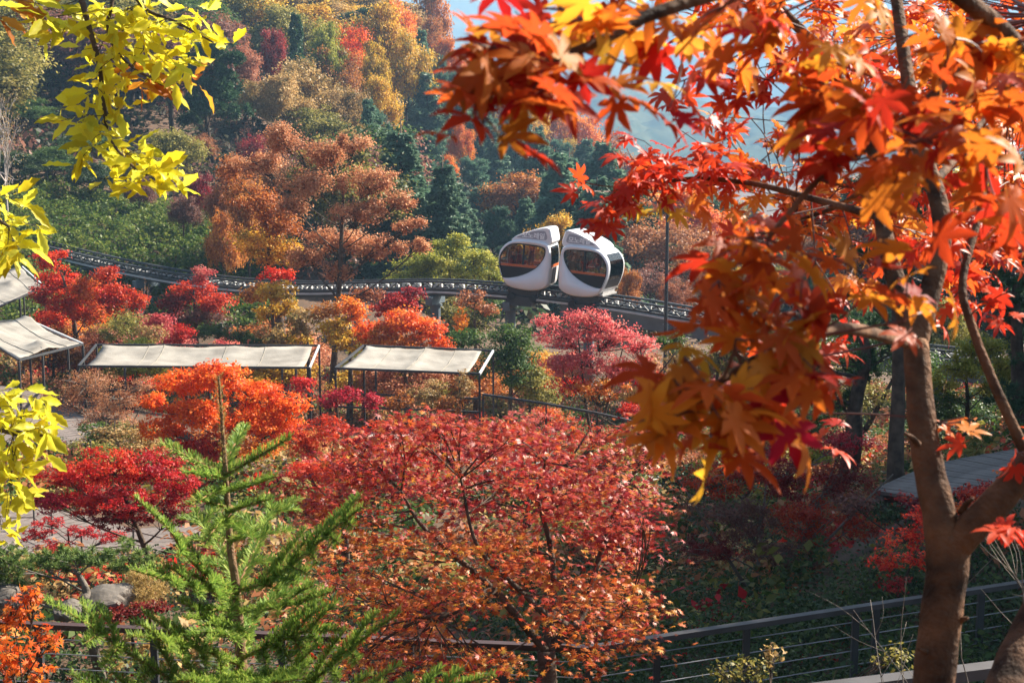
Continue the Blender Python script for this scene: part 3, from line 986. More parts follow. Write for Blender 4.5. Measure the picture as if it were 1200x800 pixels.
cable_fence('cable_fence', [[A0, A1], [A1, B1]], [on(A0, A1, x) for x in (-60, 45, 180, 330, 480, 590)] + [A1] + [on(A1, B1, x) for x in (770, 875, 1003, 1027, 1150, 1270)],
            'long dark handrail fence with steel cables crossing below the maple crown', mats=[HANDRED, HANDRAIL])
C0 = P(940, 812, 6.8); C1 = P(1180, 782, 7.2); C2 = P(1330, 760, 7.5)
cable_fence('cable_fence', [[C0, C1, C2]], [C0, on(C0, C1, 1070), C1, C2], 'short dark handrail at the foot of the big maple trunk', w=.07, cables=5)
# rope fence along the lower boardwalk
rf = empty('rope_fence', (0, 0, 0), 'low rope fence on thin dark posts along the wooden deck under the deep red maple', 'fence')
rp = [P(-20, 585, 20.6), P(39, 590, 20.2), P(60, 602, 19.8), P(95, 623, 19.0), P(156, 620, 18.8), P(225, 630, 18.4)]
for p in rp:
    mb = MB(); mb.tube([p - UP * .42, p], .013, 6); mb.build('post', DARKMETAL, rf)
for a, b in zip(rp[:-1], rp[1:]):
    for dz in (.02, .2):
        mb = MB(); mb.tube([a - UP * dz, a.lerp(b, .5) - UP * (dz + .04), b - UP * dz], .008, 5); mb.build('rope', surf('rope', (.14, .10, .08), rough=.9), rf)
# handrail behind the gravel path
gf = empty('garden_fence', (0, 0, 0), 'thin single rail fence sloping down right of the cream canopy', 'fence')
gp = [P(566, 462, 33.6), P(640, 473, 32.5), P(700, 484, 31.5), P(760, 498, 30.5)]
for a, b in zip(gp[:-1], gp[1:]):
    mb = MB(); mb.bar(a, b, .05, .05); mb.build('handrail', DARKMETAL, gf)
for p in gp:
    g = gz(p.x, p.y); mb = MB(); mb.bar((p.x, p.y, min(g, p.z - .5)), (p.x, p.y, p.z - .03), .04); mb.build('post', DARKMETAL, gf)
# ------------------------------------------------------------------ foliage machinery
class Tmpl:
    def __init__(s, v, f):
        s.v = np.array(v, float)
        s.loops = np.array([i for q in f for i in q])
        s.lens = np.array([len(q) for q in f])
RHOMB = Tmpl([(0, 0, 0), (.30, .45, .07), (0, 1, -.05), (-.30, .45, .07)], [(0, 1, 2, 3)])
NEEDLE = Tmpl([(-.07, 0, 0), (.07, 0, 0), (.04, 1, .03), (-.04, 1, .03)], [(0, 1, 2, 3)])
def star(n_l, L, wn, droop=.12):
    """flat palmate leaf with n_l lobes, centre at the stalk"""
    angs = np.linspace(-122, 122, n_l)
    v = [(0, 0, .02)]
    f = []
    v.append((0, -.06, 0))
    for i, a in enumerate(angs):
        a_ = R(a)
        tip = (math.sin(a_) * L[i], math.cos(a_) * L[i], -droop * L[i] ** 2)
        v.append(tip)
        if i < n_l - 1:
            b = R((a + angs[i + 1]) / 2)
            v.append((math.sin(b) * wn, math.cos(b) * wn, .0))
    v.append((0, -.06, 0))
    for i in range(n_l):
        k = 1 + 2 * i
        f.append((0, k + 2, k + 1, k))
    return Tmpl([(x * .55, y * .55 + .12, z * .55) for x, y, z in v], f)
STAR5 = star(5, [.62, .9, 1.0, .9, .62], .30)
STAR3 = star(3, [.78, 1.05, .78], .30)
STAR7 = star(7, [.42, .72, .95, 1.05, .95, .72, .42], .34)

def near_maple_tmpl(r):
    """palmate leaf of seven pointed lobes with folded midribs and drooping tips"""
    angs = [-128, -86, -43, 0, 43, 86, 128]
    L = [.40, .74, .95, 1.05, .95, .74, .40]
    v, f = [(0, 0, 0)], []
    notch = []
    for i in range(8):
        if i == 0: a, d = -158, .12
        elif i == 7: a, d = 158, .12
        else: a, d = (angs[i - 1] + angs[i]) / 2, .26 + r.uniform(-.03, .03)
        notch.append(len(v)); v.append((math.sin(R(a)) * d, math.cos(R(a)) * d, -.03))
    dro = r.uniform(.12, .42)
    for i, a in enumerate(angs):
        aa = R(a + r.uniform(-6, 6)); l = L[i] * r.uniform(.9, 1.08)
        ux, uy = math.sin(aa), math.cos(aa)
        px_, py_ = uy, -ux
        def pt(t, w, z): return (ux * l * t + px_ * w, uy * l * t + py_ * w, z - dro * (l * t) ** 2)
        w = .095 + .06 * l
        b = len(v)
        v += [pt(.45, 0, .0), pt(.52, -w, .045), pt(.52, w, .045), pt(.78, -w * .62, .03), pt(.78, w * .62, .03), pt(.80, 0, 0), pt(1.0, r.uniform(-.04, .04), -.02)]
        m, sl, sr, tl, tr, m2, tip = range(b, b + 7)
        nl, nr = notch[i], notch[i + 1]
        f += [(0, m, sl, nl), (0, nr, sr, m), (m, m2, tl, sl), (m, sr, tr, m2), (m2, tip, tl), (m2, tr, tip)]
    # stalk
    b = len(v)
    v += [(-.012, 0, .005), (.012, 0, .005), (.010, -.42, .06), (-.010, -.42, .06)]
    f.append((b, b + 3, b + 2, b + 1))
    return Tmpl([(x * .5, y * .5, z * .5) for x, y, z in v], f)
def oak_tmpl(r):
    n = 7
    v, f = [], []
    bend, fold = r.uniform(-.30, .15), r.uniform(.05, .18)
    for i in range(n + 1):
        t = i / n
        w = .175 * math.sin(math.pi * (t ** .95)) ** .8 if 0 < i < n else .004
        w *= 1.16 if i % 2 else .86
        z = bend * t * t + .03 * math.sin(t * 9 + r.uniform(0, 6))
        v += [(-w, t, z + fold * w * 3), (0, t, z), (w, t, z + fold * w * 3)]
    for i in range(n):
        a = i * 3
        f += [(a, a + 1, a + 4, a + 3), (a + 1, a + 2, a + 5, a + 4)]
    b = len(v)
    v += [(-.012, 0, 0), (.012, 0, 0), (.01, -.14, .03), (-.01, -.14, .03)]
    f.append((b, b + 3, b + 2, b + 1))
    return Tmpl(v, f)

def scatter(T, pos, nrm, drc, size, vv):
    pos = np.asarray(pos, float); N = len(pos)
    z = nv(np.asarray(nrm, float))
    y = np.asarray(drc, float)
    y = nv(y - z * (y * z).sum(-1, keepdims=True))
    x = np.cross(y, z)
    s = np.broadcast_to(np.asarray(size, float), (N,))[:, None, None]
    tv = T.v
    V = pos[:, None] + s * (tv[None, :, 0:1] * x[:, None] + tv[None, :, 1:2] * y[:, None] + tv[None, :, 2:3] * z[:, None])
    k = len(tv)
    loops = (T.loops[None] + (np.arange(N) * k)[:, None]).ravel()
    lens = np.tile(T.lens, N)
    return V.reshape(-1, 3), loops, lens, np.repeat(np.asarray(vv, float), len(T.lens))
def join(parts):
    V, Lp, Ln, A = [], [], [], []
    b = 0
    for v, l, n, a in parts:
        V.append(v); Lp.append(l + b); Ln.append(n); A.append(a); b += len(v)
    Ln = np.concatenate(Ln)
    return np.concatenate(V), np.concatenate(Lp), np.concatenate([[0], np.cumsum(Ln)[:-1]]), np.concatenate(A)
def leaf_mesh(name, parts):
    return np_mesh(name, *join(parts))

def rdir(n, r): return nv(r.normal(size=(n, 3)))
LAREA = {id(RHOMB): .30, id(STAR3): .26, id(STAR5): .30, id(STAR7): .34, id(NEEDLE): .11}

def fill_blob(c, rad, n, size, T, r, flat=.5, clump=.34, out=.35, upw=.55, sub=None, vmu=.5, vsd=.22, droop=.2):
    """n leaves gathered in clumps spread through an ellipsoid; returns the leaves and the clump centres"""
    c, rad = np.asarray(c, float), np.asarray(rad, float)
    asp = max(rad[0], rad[2]) / min(rad[0], rad[2])
    ns = sub or int(max(9, min(60, 16 * asp * (.34 / clump) ** 2)))
    u = rdir(ns, r) * (r.random((ns, 1)) ** .45)
    cc = c + u * rad * .92
    w = r.uniform(.5, 1.5, ns); w /= w.sum()
    k = r.choice(ns, n, p=w)
    rc = clump * 1.25 * min(rad[0], rad[2]) * r.uniform(.7, 1.3, ns)
    off = r.normal(size=(n, 3)) * (rc[k] * .62)[:, None] * np.array([1, 1, flat])
    p = cc[k] + off
    nr = upw * np.array([0, 0, 1.]) + out * nv(p - c + 1e-6) + .75 * r.normal(size=(n, 3)) * .6
    dr = rdir(n, r) - np.array([0, 0, droop])
    cv_ = r.normal(0, .2, ns)
    v = np.clip(vmu + cv_[k] + r.normal(0, vsd, n), 0, 1)
    return scatter(T, p, nr, dr, size * r.uniform(.7, 1.2, n), v), cc

def curve_pts(a, b, n, r, sag=0.0, wob=.06):
    a, b = np.asarray(a, float), np.asarray(b, float)
    L = np.linalg.norm(b - a)
    t = np.linspace(0, 1, n)[:, None]
    m = (a + b) / 2 + r.normal(size=3) * L * wob + np.array([0, 0, sag * L])
    return (1 - t) ** 2 * a + 2 * t * (1 - t) * m + t ** 2 * b

def limbs_to(mb, trunk, rad, targets, r, r0=.4, n=5, sides=5, lift=.45):
    """limbs that leave the trunk line below each target and rise to it"""
    tz = trunk[:, 2]
    out = []
    for tg in targets:
        hd = np.hypot(*(tg[:2] - trunk[-1][:2]))
        zz = np.clip(tg[2] - lift * hd - .1 * (tz[-1] - tz[0]), tz[0] + .22 * (tz[-1] - tz[0]), tz[-1])
        i = np.interp(zz, tz, np.arange(len(tz)))
        st = np.array([np.interp(i, np.arange(len(tz)), trunk[:, k]) for k in range(3)])
        rr = np.interp(i, np.arange(len(tz)), rad)
        pts = curve_pts(st, tg, n, r, sag=-.08)
        rs = np.linspace(rr * r0, max(.006, rr * .12), n)
        mb.tube(pts, rs, sides, cap=False)
        out.append((pts, rs))
    return out

def twigs_to(mb, limb, centres, r, rad0, sides=3):
    pts = limb
    for c in centres:
        j = r.integers(max(1, len(pts) // 2), len(pts))
        q = curve_pts(pts[j], c, 4, r, wob=.1)
        mb.tube(q, np.linspace(rad0, rad0 * .35, 4), sides, cap=False)

def blob_plant(name, label, cat, d, base_px, blobs, leaf, cover=1.9, T=RHOMB, pal='red', group=None, trunk_r=None, bark=None, flat=.5, clump=.34,
               djit=.7, seed=None, base_d=None, sink=.15, wood=True, upw=.55, out=.35, vmu=.5, lean=None, tr_w=1.0, multi=1, depth=.75):
    """tree or shrub whose foliage masses are given where the photograph shows them, at real depth"""
    r = np.random.default_rng(seed if seed is not None else abs(hash_str(name + label)))
    bx = (base_px - 600) / FPX * (base_d or d)
    by = (base_d or d)
    base = np.array([bx, by, gz(bx, by) - sink])
    root = empty(name, tuple(base), label, cat, group)
    cents, bypal = [], {}
    for b in blobs:
        px, py, rx, ry = b[:4]
        p = b[4] if len(b) > 4 else pal
        vm = b[5] if len(b) > 5 else vmu
        s = d / FPX
        rxm, rym = rx * s, ry * s
        dd = d + r.uniform(-1, 1) * djit * max(rxm, .25)
        c = np.array(P(px, py, dd))
        n = int(2.6 * cover * math.pi * rxm * rym / (LAREA[id(T)] * leaf * leaf))
        lv, cc = fill_blob(c, (rxm, depth * (rxm + rym) * .6 + .05, rym), n, leaf, T, r, flat=flat, clump=clump, upw=upw, out=out, vmu=vm)
        bypal.setdefault(p, []).append(lv)
        cents.append((c, cc, rxm))
    if wood:
        allc = np.array([c for c, _, _ in cents])
        topz = allc[:, 2].max()
        mid = allc.mean(0)
        H = max(.3, topz - base[2])
        tr_ = trunk_r or (.028 * H + .01)
        mb = MB()
        lb = []
        for q in range(multi):
            b0 = base + (np.array([math.cos(q * 2.4), math.sin(q * 2.4), 0]) * tr_ * 2.2 * (q > 0))
            tgt = np.array([mid[0], mid[1], base[2] + H * .86]) + (r.normal(size=3) * [.25, .25, .05] * H * (multi > 1))
            tp = curve_pts(b0, tgt, 9, r, wob=.05)
            rad = np.linspace(tr_, tr_ * .25, 9) / math.sqrt(multi)
            mb.tube(tp - np.array([base]), rad, 8, cap=True)
            lb.append((tp, rad))
        t = mb.build('trunk', bark or BARK, root, smooth=True)
        mb = MB()
        for i, (c, cc, rx) in enumerate(cents):
            tp, rad = lb[i % multi]
            lm = limbs_to(mb, tp, rad, [c], r, n=6)[0][0]
            twigs_to(mb, lm, cc[:18], r, max(.004, min(.02, rx * .02)) * tr_w)
        mb.v = [(x - base[0], y - base[1], z - base[2]) for x, y, z in mb.v]
        mb.build('branches', bark or BARK, root, smooth=True)
    for p, parts in bypal.items():
        V, Lp, St, A = join(parts)
        link('crown', np_mesh('crown', V - base, Lp, St, A), root, MATS[p])
    return root
def hash_str(s):
    h = 0
    for ch in s: h = (h * 131 + ord(ch)) % 2147483647
    return h

# ------------------------------------------------------------------ shared tree shapes (height 1, base at the origin)
def unit_round(seed, nb=15, leaf=.029, cover=2.6, wide=.34, z0=.34, squash=.30, T=RHOMB, clump=.36, airy=False):
    r = np.random.default_rng(seed)
    parts, cents = [], []
    for i in range(nb):
        u = rdir(1, r)[0]
        u[2] = abs(u[2]) * 1.25 - .45
        rr = r.uniform(.55, 1.0)
        c = np.array([u[0] * wide * rr, u[1] * wide * rr, z0 + .24 + u[2] * squash * rr])
        rad = r.uniform(.12, .19) * (1.15 if i % 4 else .9)
        n = int(cover * math.pi * rad * rad * .8 / (.30 * leaf * leaf))
        lv, cc = fill_blob(c, (rad, rad, rad * .78), n, leaf, T, r, clump=clump, flat=.55, vmu=.5 + r.normal(0, .08), sub=13 if not airy else 12)
        parts.append(lv); cents.append((c, cc))
    mb = MB()
    tp = curve_pts((0, 0, -.04), (r.normal(0, .03), r.normal(0, .03), .72), 8, r, wob=.04)
    rad = np.linspace(.022, .006, 8)
    mb.tube(tp, rad, 6)
    for c, cc in cents:
        lm = limbs_to(mb, tp, rad, [c], r, n=4, sides=4)[0][0]
        if airy: twigs_to(mb, lm, cc[:8], r, .0022)
    return mb.mesh('trunk', True), leaf_mesh('crown', parts)
def unit_spruce(seed, tiers=15, wide=.24):
    r = np.random.default_rng(seed)
    parts = []
    mb = MB()
    mb.tube([(0, 0, -.04), (0, 0, .5), (0, 0, 1)], [.018, .011, .002], 6)
    for i in range(tiers):
        t = (i + .5) / tiers
        z = .10 + .88 * t
        rad = wide * (1 - t) ** .8 * r.uniform(.75, 1.2) + .015
        nb = int(9 - 5 * t)
        for k in range(nb):
            a = 2 * math.pi * (k + r.uniform(-.25, .25) + i * .37) / nb
            L = rad * r.uniform(.6, 1.25)
            if r.random() < .12: continue
            n = int(70 + 330 * L / .24)
            s = r.random(n) ** .7
            o = np.array([math.cos(a), math.sin(a), 0])
            sd = np.array([-math.sin(a), math.cos(a), 0])
            wv = (r.random(n) - .5) * .55 * L * (1.15 - s) * 2
            p = o * (s * L)[:, None] + sd * wv[:, None]
            p[:, 2] = z - .22 * L * s ** 1.5 + .10 * L * (s > .8) * (s - .8) * 5 * .3 - np.abs(wv) * .25 + r.normal(0, .013, n) + r.normal(0, .012)
            dr = o * 1.0 + sd * (np.sign(wv) * .8)[:, None] + r.normal(size=(n, 3)) * .35 + np.array([0, 0, -.1])
            nr = np.array([0, 0, .7]) + o * .4 + r.normal(size=(n, 3)) * .6
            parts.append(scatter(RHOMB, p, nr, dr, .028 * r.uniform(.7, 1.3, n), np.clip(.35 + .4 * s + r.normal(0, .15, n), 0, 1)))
            mb.tube([(0, 0, z), tuple(o * L * .8 + np.array([0, 0, z - .12 * L]))], [.004, .0015], 3, cap=False)
    return mb.mesh('trunk', True), leaf_mesh('crown', parts)
def unit_pine(seed, nb=16, wide=.30):
    r = np.random.default_rng(seed)
    parts, cents = [], []
    for i in range(nb):
        t = i / nb
        a = i * 2.4 + r.uniform(-.4, .4)
        rr = wide * (1 - .55 * t) * r.uniform(.4, 1.05)
        c = np.array([math.cos(a) * rr, math.sin(a) * rr, .36 + .56 * t + r.normal(0, .02)])
        rad = r.uniform(.09, .15)
        n = 520
        k = 13
        cc = c + rdir(k, r) * np.array([rad, rad, rad * .45]) * (r.random((k, 1)) ** .5)
        kk = r.integers(0, k, n)
        dr = rdir(n, r) + np.array([0, 0, .45])
        p = cc[kk] + nv(dr) * .004
        nr = np.cross(dr, rdir(n, r))
        parts.append(scatter(NEEDLE, p, nr, dr, .05 * r.uniform(.7, 1.2, n), np.clip(.5 + r.normal(0, .2, n), 0, 1)))
        p2 = cc[kk] + r.normal(size=(n, 3)) * .022 * np.array([1, 1, .6])
        parts.append(scatter(RHOMB, p2[:n // 2], (np.array([0, 0, 1.]) + r.normal(size=(n, 3)) * .5)[:n // 2], dr[:n // 2], .03, np.clip(.4 + r.normal(0, .2, n // 2), 0, 1)))
        cents.append(c)
    mb = MB()
    tp = curve_pts((0, 0, -.04), (r.normal(0, .04), r.normal(0, .04), .9), 8, r, wob=.05)
    rad = np.linspace(.022, .006, 8)
    mb.tube(tp, rad, 6)
    limbs_to(mb, tp, rad, cents, r, n=4, sides=4, lift=.2)
    return mb.mesh('trunk', True), leaf_mesh('crown', parts)
def unit_bare(seed, T=RHOMB, leaves=500):
    r = np.random.default_rng(seed)
    mb = MB()
    tips = []
    def grow(p, d, L, rad, lev):
        q = p + d * L
        mid = p + d * L * .5 + r.normal(size=3) * L * .06
        mb.tube([p, mid, q], [rad, rad * .85, rad * .65], 5 if lev < 2 else 3, cap=False)
        if lev == 5:
            tips.append(q); return
        for k in range(2 if lev else 4):
            dd = nv(d + r.normal(size=3) * (.42 if lev else .55) + np.array([0, 0, .18]))
            grow(q, dd, L * r.uniform(.62, .85), rad * .62, lev + 1)
        if lev > 0 and r.random() < .5:
            grow(mid, nv(d + r.normal(size=3) * .7), L * .6, rad * .5, lev + 1)
    grow(np.array([0, 0, -.04]), np.array([0, 0, 1.]), .27, .016, 0)
    tips = np.array(tips)
    k = r.integers(0, len(tips), leaves)
    lv = scatter(T, tips[k] + r.normal(size=(leaves, 3)) * .02, rdir(leaves, r), rdir(leaves, r), .016, r.random(leaves))
    return mb.mesh('trunk', True), leaf_mesh('crown', [lv])
SHAPES = {
 'round': [unit_round(s, nb=16) for s in (11, 12, 13, 14)],
 'tall':  [unit_round(s, nb=15, wide=.24, squash=.36) for s in (21, 22)],
 'airy':  [unit_round(s, nb=15, cover=1.2, leaf=.024, clump=.30, airy=True, wide=.36) for s in (31, 32, 33)],
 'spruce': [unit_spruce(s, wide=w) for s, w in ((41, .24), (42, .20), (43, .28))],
 'pine': [unit_pine(s) for s in (51, 52, 53)],
 'bare': [unit_bare(s) for s in (61, 62)],
 'shrub': [unit_round(s, nb=12, wide=.42, z0=.1, squash=.42, leaf=.045, cover=1.5) for s in (71, 72, 73, 74)],
}
for m in [q for v in SHAPES.values() for q in v]:
    m[0].materials.append(BARK); m[1].materials.append(MATS['green'])
FORM = {'round': ('broadleaf_tree', 'round crowned tree'), 'tall': ('broadleaf_tree', 'tall oval tree'), 'airy': ('broadleaf_tree', 'loose thin leaved tree'),
        'spruce': ('conifer', 'pointed conifer'), 'pine': ('pine_tree', 'tufted pine'), 'bare': ('bare_tree', 'nearly bare twiggy tree'), 'shrub': ('shrub', 'low shrub')}
CWORD = {'red': 'red', 'crimson': 'crimson', 'scarlet': 'scarlet', 'orangered': 'orange red', 'orange': 'orange', 'gold': 'golden', 'yellow': 'yellow', 'yellowgreen': 'yellow green',
         'rust': 'rust brown', 'rustpink': 'dusty rust pink', 'copper': 'copper', 'tan': 'tan', 'purplebrown': 'purple brown', 'olive': 'olive', 'green': 'green', 'shrubgreen': 'dark green',
         'kudzu': 'bright green', 'pine': 'dark green', 'bluegreen': 'blue green', 'maroon': 'maroon', 'maplemix': 'mixed red', 'pinkred': 'pink red'}
AUTO = []
def plant(shape, pal, x, y, h, w=None, bark=None, group='trees on the forested hillside', cat='tree', k=None, z=None):
    var = SHAPES[shape]
    k = k if k is not None else random.randrange(len(var))
    tm, cm = var[k]
    g = gz(x, y) if z is None else z
    o = empty(FORM[shape][0], (x, y, g - .1), None, cat, group, random.uniform(0, 6.28))
    w = w or h
    o.scale = (w, w, h)
    link('trunk', tm, o, bark or BARK)
    link('crown', cm, o, MATS[pal])
    AUTO.append((o, shape, pal, PX((x, y, g + h * .62)), h))
    return o
def plant_px(shape, pal, px, top, d, wpx, **kw):
    """stand a tree on the ground so its top shows at picture row top and its crown is wpx wide"""
    x = (px - 600) / FPX * d
    g = gz(x, d)
    zt = P(px, top, d).z
    h = zt - g
    h2 = min(max(h, 2.5), 19)
    wd = {'round': .92, 'tall': .72, 'airy': .95, 'spruce': .55, 'pine': .80, 'bare': .8, 'shrub': 1.1}[shape]
    return plant(shape, pal, x, d, h2, wpx * d / FPX / wd, z=min(zt - h2, g) if h > 19 else g, **kw)
# ------------------------------------------------------------------ hillside trees, placed where the photograph shows them: shape, colour, column, top row, distance, crown width
HILL = [
 ('round','olive',20,88,92,110),('round','olive',85,52,102,95),('round','tan',60,30,118,80),('pine','pine',255,34,88,112),('round','olive',205,140,80,75),('round','olive',180,160,76,60),
 ('round','green',30,150,84,90),('round','green',110,170,80,80),('airy','rust',272,8,108,60),('round','olive',235,-30,120,70),('round','rustpink',290,40,102,50),('round','maroon',327,16,112,36),
 ('spruce','pine',352,5,108,40),('round','yellowgreen',388,8,112,50),('round','orangered',413,14,118,60),('round','gold',440,30,116,44),('round','tan',300,85,98,50),('round','tan',420,128,88,54),('round','gold',452,-18,128,78),('round','gold',478,22,124,66),('round','gold',448,72,108,58),
 ('round','copper',392,36,112,66),('round','tan',360,52,100,104),('round','tan',335,72,96,70),('round','tan',405,84,98,60),('round','olive',370,112,92,90),('spruce','bluegreen',433,112,92,48),('spruce','bluegreen',446,122,96,40),
 ('spruce','bluegreen',497,34,142,40),('spruce','bluegreen',512,60,138,44),('spruce','bluegreen',487,74,130,40),('spruce','bluegreen',530,78,145,42),('round','orange',522,30,152,50),('round','copper',500,2,160,40),
 ('round','copper',548,42,160,38),('round','orange',470,-14,150,46),('round','copper',505,-30,170,50),
 ('airy','rust',238,150,86,50),('bare','purplebrown',240,118,92,40),('bare','purplebrown',300,120,88,60),('bare','purplebrown',335,142,80,66),('airy','maroon',300,140,84,44),('airy','purplebrown',355,150,76,60),
 ('round','rust',270,172,62,66),('round','copper',292,190,60,70),('round','copper',262,226,58,50),('airy','rustpink',318,150,64,76),('bare','rustpink',345,138,66,60),('round','maroon',235,190,70,40),('round','purplebrown',215,215,66,46),
 ('round','green',60,200,74,80),('round','shrubgreen',110,215,72,70),('round','shrubgreen',20,210,72,80),('round','purplebrown',165,225,70,40),
 ('round','orange',540,128,118,34),('round','orange',525,172,112,32),('round','crimson',456,188,92,34),('round','maroon',478,205,92,30),
 ('spruce','bluegreen',478,168,102,50),('spruce','bluegreen',505,150,112,52),('spruce','bluegreen',522,186,104,50),('spruce','bluegreen',556,178,110,52),('spruce','bluegreen',580,160,122,52),('spruce','bluegreen',606,150,130,50),
 ('spruce','bluegreen',632,146,138,48),('spruce','bluegreen',655,158,140,50),('spruce','bluegreen',680,172,142,46),('spruce','bluegreen',566,212,96,56),('spruce','bluegreen',540,222,90,54),('spruce','bluegreen',598,206,104,56),
 ('spruce','bluegreen',630,198,112,54),('spruce','bluegreen',660,202,118,50),('spruce','bluegreen',690,206,122,48),('spruce','bluegreen',505,226,86,54),('spruce','bluegreen',475,236,80,54),('spruce','bluegreen',720,210,128,44),('spruce','bluegreen',615,228,82,56),('spruce','bluegreen',582,236,78,56),('spruce','bluegreen',552,246,76,54),('spruce','bluegreen',522,250,74,52),('spruce','bluegreen',640,212,90,54),
 ('round','gold',618,92,176,54),('round','orange',650,102,180,56),('round','orange',688,116,178,60),('round','copper',712,136,176,58),('round','gold',668,150,168,34),('round','gold',700,165,168,40),('round','copper',735,170,176,46),
 ('round','orange',600,90,178,40),('round','gold',580,75,178,42),('round','orange',565,62,172,40),('round','gold',758,196,176,46),('round','gold',652,232,72,74),
 ('airy','purplebrown',762,284,66,84),('round','copper',738,300,62,36),('airy','rust',790,300,64,50),('spruce','bluegreen',742,236,100,50),('spruce','bluegreen',765,226,108,48),('pine','pine',735,262,86,56),('round','green',775,262,84,50),
 ('round','rustpink',750,256,92,46),('round','copper',806,282,84,50),('round','gold',800,236,110,54),('round','tan',828,270,90,54),('round','copper',845,246,112,52),('spruce','bluegreen',820,226,120,46),('round','orange',868,262,96,54),
 ('round','tan',862,226,130,50),('spruce','bluegreen',884,240,116,46),('round','copper',836,300,74,56),('round','yellowgreen',800,212,140,48),('round','gold',880,290,80,54),('round','tan',900,262,100,60),
 ('round','olive',925,300,70,70),('pine','pine',965,310,60,80),('round','green',1010,330,52,80),('pine','pine',1060,320,48,90),('round','olive',1120,330,46,90),('pine','pine',1180,330,40,110),
]
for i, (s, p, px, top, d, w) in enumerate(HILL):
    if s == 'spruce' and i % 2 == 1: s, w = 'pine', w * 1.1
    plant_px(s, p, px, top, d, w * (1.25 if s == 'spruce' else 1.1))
# the slope goes on between and behind them
taken = [(px, d) for _, _, px, _, d, _ in HILL]
rf_ = random.Random(5)
for d in (68, 75, 83, 92, 102, 113, 125, 138, 152, 168, 184, 200):
    stepx = (28 if px < 480 else 34) * 100 / d + 6
    px = -90 + rf_.uniform(0, 30)
    while px < 1290:
        px += stepx * rf_.uniform(.8, 1.25)
        dd = d * rf_.uniform(.96, 1.05)
        if px < 360 and dd < 78: continue
        if px > 880 and dd > 95: continue
        if any(abs(px - a) < 26 * 100 / dd and abs(dd - b) < 7 for a, b in taken): continue
        x = (px - 600) / FPX * dd
        if px < 300: opts = [('round', 'green')] * 2 + [('round', 'olive')] * 4 + [('airy', 'rust'), ('round', 'purplebrown'), ('pine', 'pine')] + ([('round', 'tan'), ('round', 'tan'), ('round', 'gold'), ('round', 'copper')] if dd > 95 else [('round', 'shrubgreen')] * 2)
        elif px < 470: opts = [('round', 'tan'), ('round', 'gold'), ('round', 'copper'), ('round', 'olive'), ('pine', 'pine'), ('round', 'gold')] if dd > 95 else [('airy', 'purplebrown'), ('round', 'olive'), ('round', 'rust'), ('round', 'green'), ('pine', 'pine')]
        elif px < 730: opts = [('spruce', 'bluegreen')] * 8 + [('round', 'copper'), ('pine', 'pine')] if dd < 155 else [('round', 'orange'), ('round', 'gold'), ('round', 'copper'), ('spruce', 'bluegreen'), ('spruce', 'bluegreen')]
        else: opts = [('spruce', 'bluegreen'), ('pine', 'pine'), ('round', 'copper'), ('round', 'tan'), ('round', 'gold'), ('airy', 'rust'), ('round', 'green'), ('round', 'orange')]
        s, p = rf_.choice(opts)
        h = rf_.uniform(6.5, 9.0) * (1.2 if s == 'spruce' else 1) * (.85 if px > 480 else 1)
        plant(s, p, x, dd, h, h * rf_.uniform(1.0, 1.3) * (1.1 if s == 'spruce' else 1.0))
for k in range(26):
    d_ = rf_.uniform(41.5, 49); px_ = rf_.uniform(50, 900)
    if abs(px_ - 383) < 22: continue
    x_ = (px_ - 600) / FPX * d_
    h_ = min(rf_.uniform(2.0, 3.1), P(px_, 352, d_).z - gz(x_, d_))
    if h_ < 1.2: continue
    plant(rf_.choice(['round', 'airy', 'round']), rf_.choice(['red', 'orangered', 'orange', 'gold', 'pinkred', 'rustpink', 'copper', 'yellowgreen']), x_, d_, h_, h_ * rf_.uniform(1.0, 1.4), group='small maples below the track')
# tall pines standing on the bank to the right; they throw the lower right of the garden into shade
for x, y, h, w in [(12.6, 17.6, 10, 9), (9.9, 21.2, 9.5, 8), (14.5, 22, 12, 10), (11.5, 25, 9, 7), (16, 26, 11, 8), (18, 17, 10, 8), (20, 22, 12, 9), (22, 28, 12, 9)]:
    plant('pine', 'pine', x, y, h, w, bark=BARK, group='tall pines on the bank right of the garden')

# ------------------------------------------------------------------ trees and shrubs of the garden
TG = 'trees of the garden below the track'
def T_(label, d, bp, blobs, pal, leaf=.085, cover=1.7, cat='tree', name='maple_tree', **k):
    return blob_plant(name, label, cat, d, bp, blobs, leaf * (1.12 if d > 30 else 1.0), cover, pal=pal, group=TG if cat == 'tree' else 'shrubs of the garden below the track', **k)
T_('bright red and orange maple between the pale canopies at the upper left', 45, 80, [(58,300,20,15,'scarlet'),(70,328,28,18,'scarlet'),(48,345,20,13,'red'),(80,358,25,20,'scarlet'),(98,342,22,20,'orangered'),(104,368,22,15,'orangered'),(62,372,24,14,'scarlet')], 'scarlet')
T_('red maple with a flat top beside the left pylon of the track', 48, 132, [(124,322,20,11,'scarlet'),(140,343,30,15,'scarlet'),(112,350,20,17,'red'),(162,352,14,11,'scarlet'),(130,362,28,12,'orangered')], 'red')
T_('olive grey shrub right of the first red maples', 43.5, 158, [(150,378,26,16),(176,390,22,14,'tan'),(130,392,18,12),(160,400,30,9,'tan')], 'olive', leaf=.06, cover=1.0, cat='shrub', name='shrub')
T_('red maple with a pointed salmon top in front of the green bank', 50, 232, [(234,322,14,12,'pinkred'),(226,342,28,14,'red'),(252,355,24,14,'red'),(205,358,22,14,'maroon'),(235,370,42,11,'purplebrown'),(212,376,20,10,'olive')], 'red')
T_('copper tree with golden lower boughs left of the tall rusty tree', 46.5, 330, [(276,205,20,22,'copper'),(298,238,28,24,'copper'),(328,262,28,22,'copper'),(305,280,32,20,'gold'),(336,296,22,16,'gold'),(312,303,24,10,'gold')], 'copper', cover=1.6, name='broadleaf_tree')
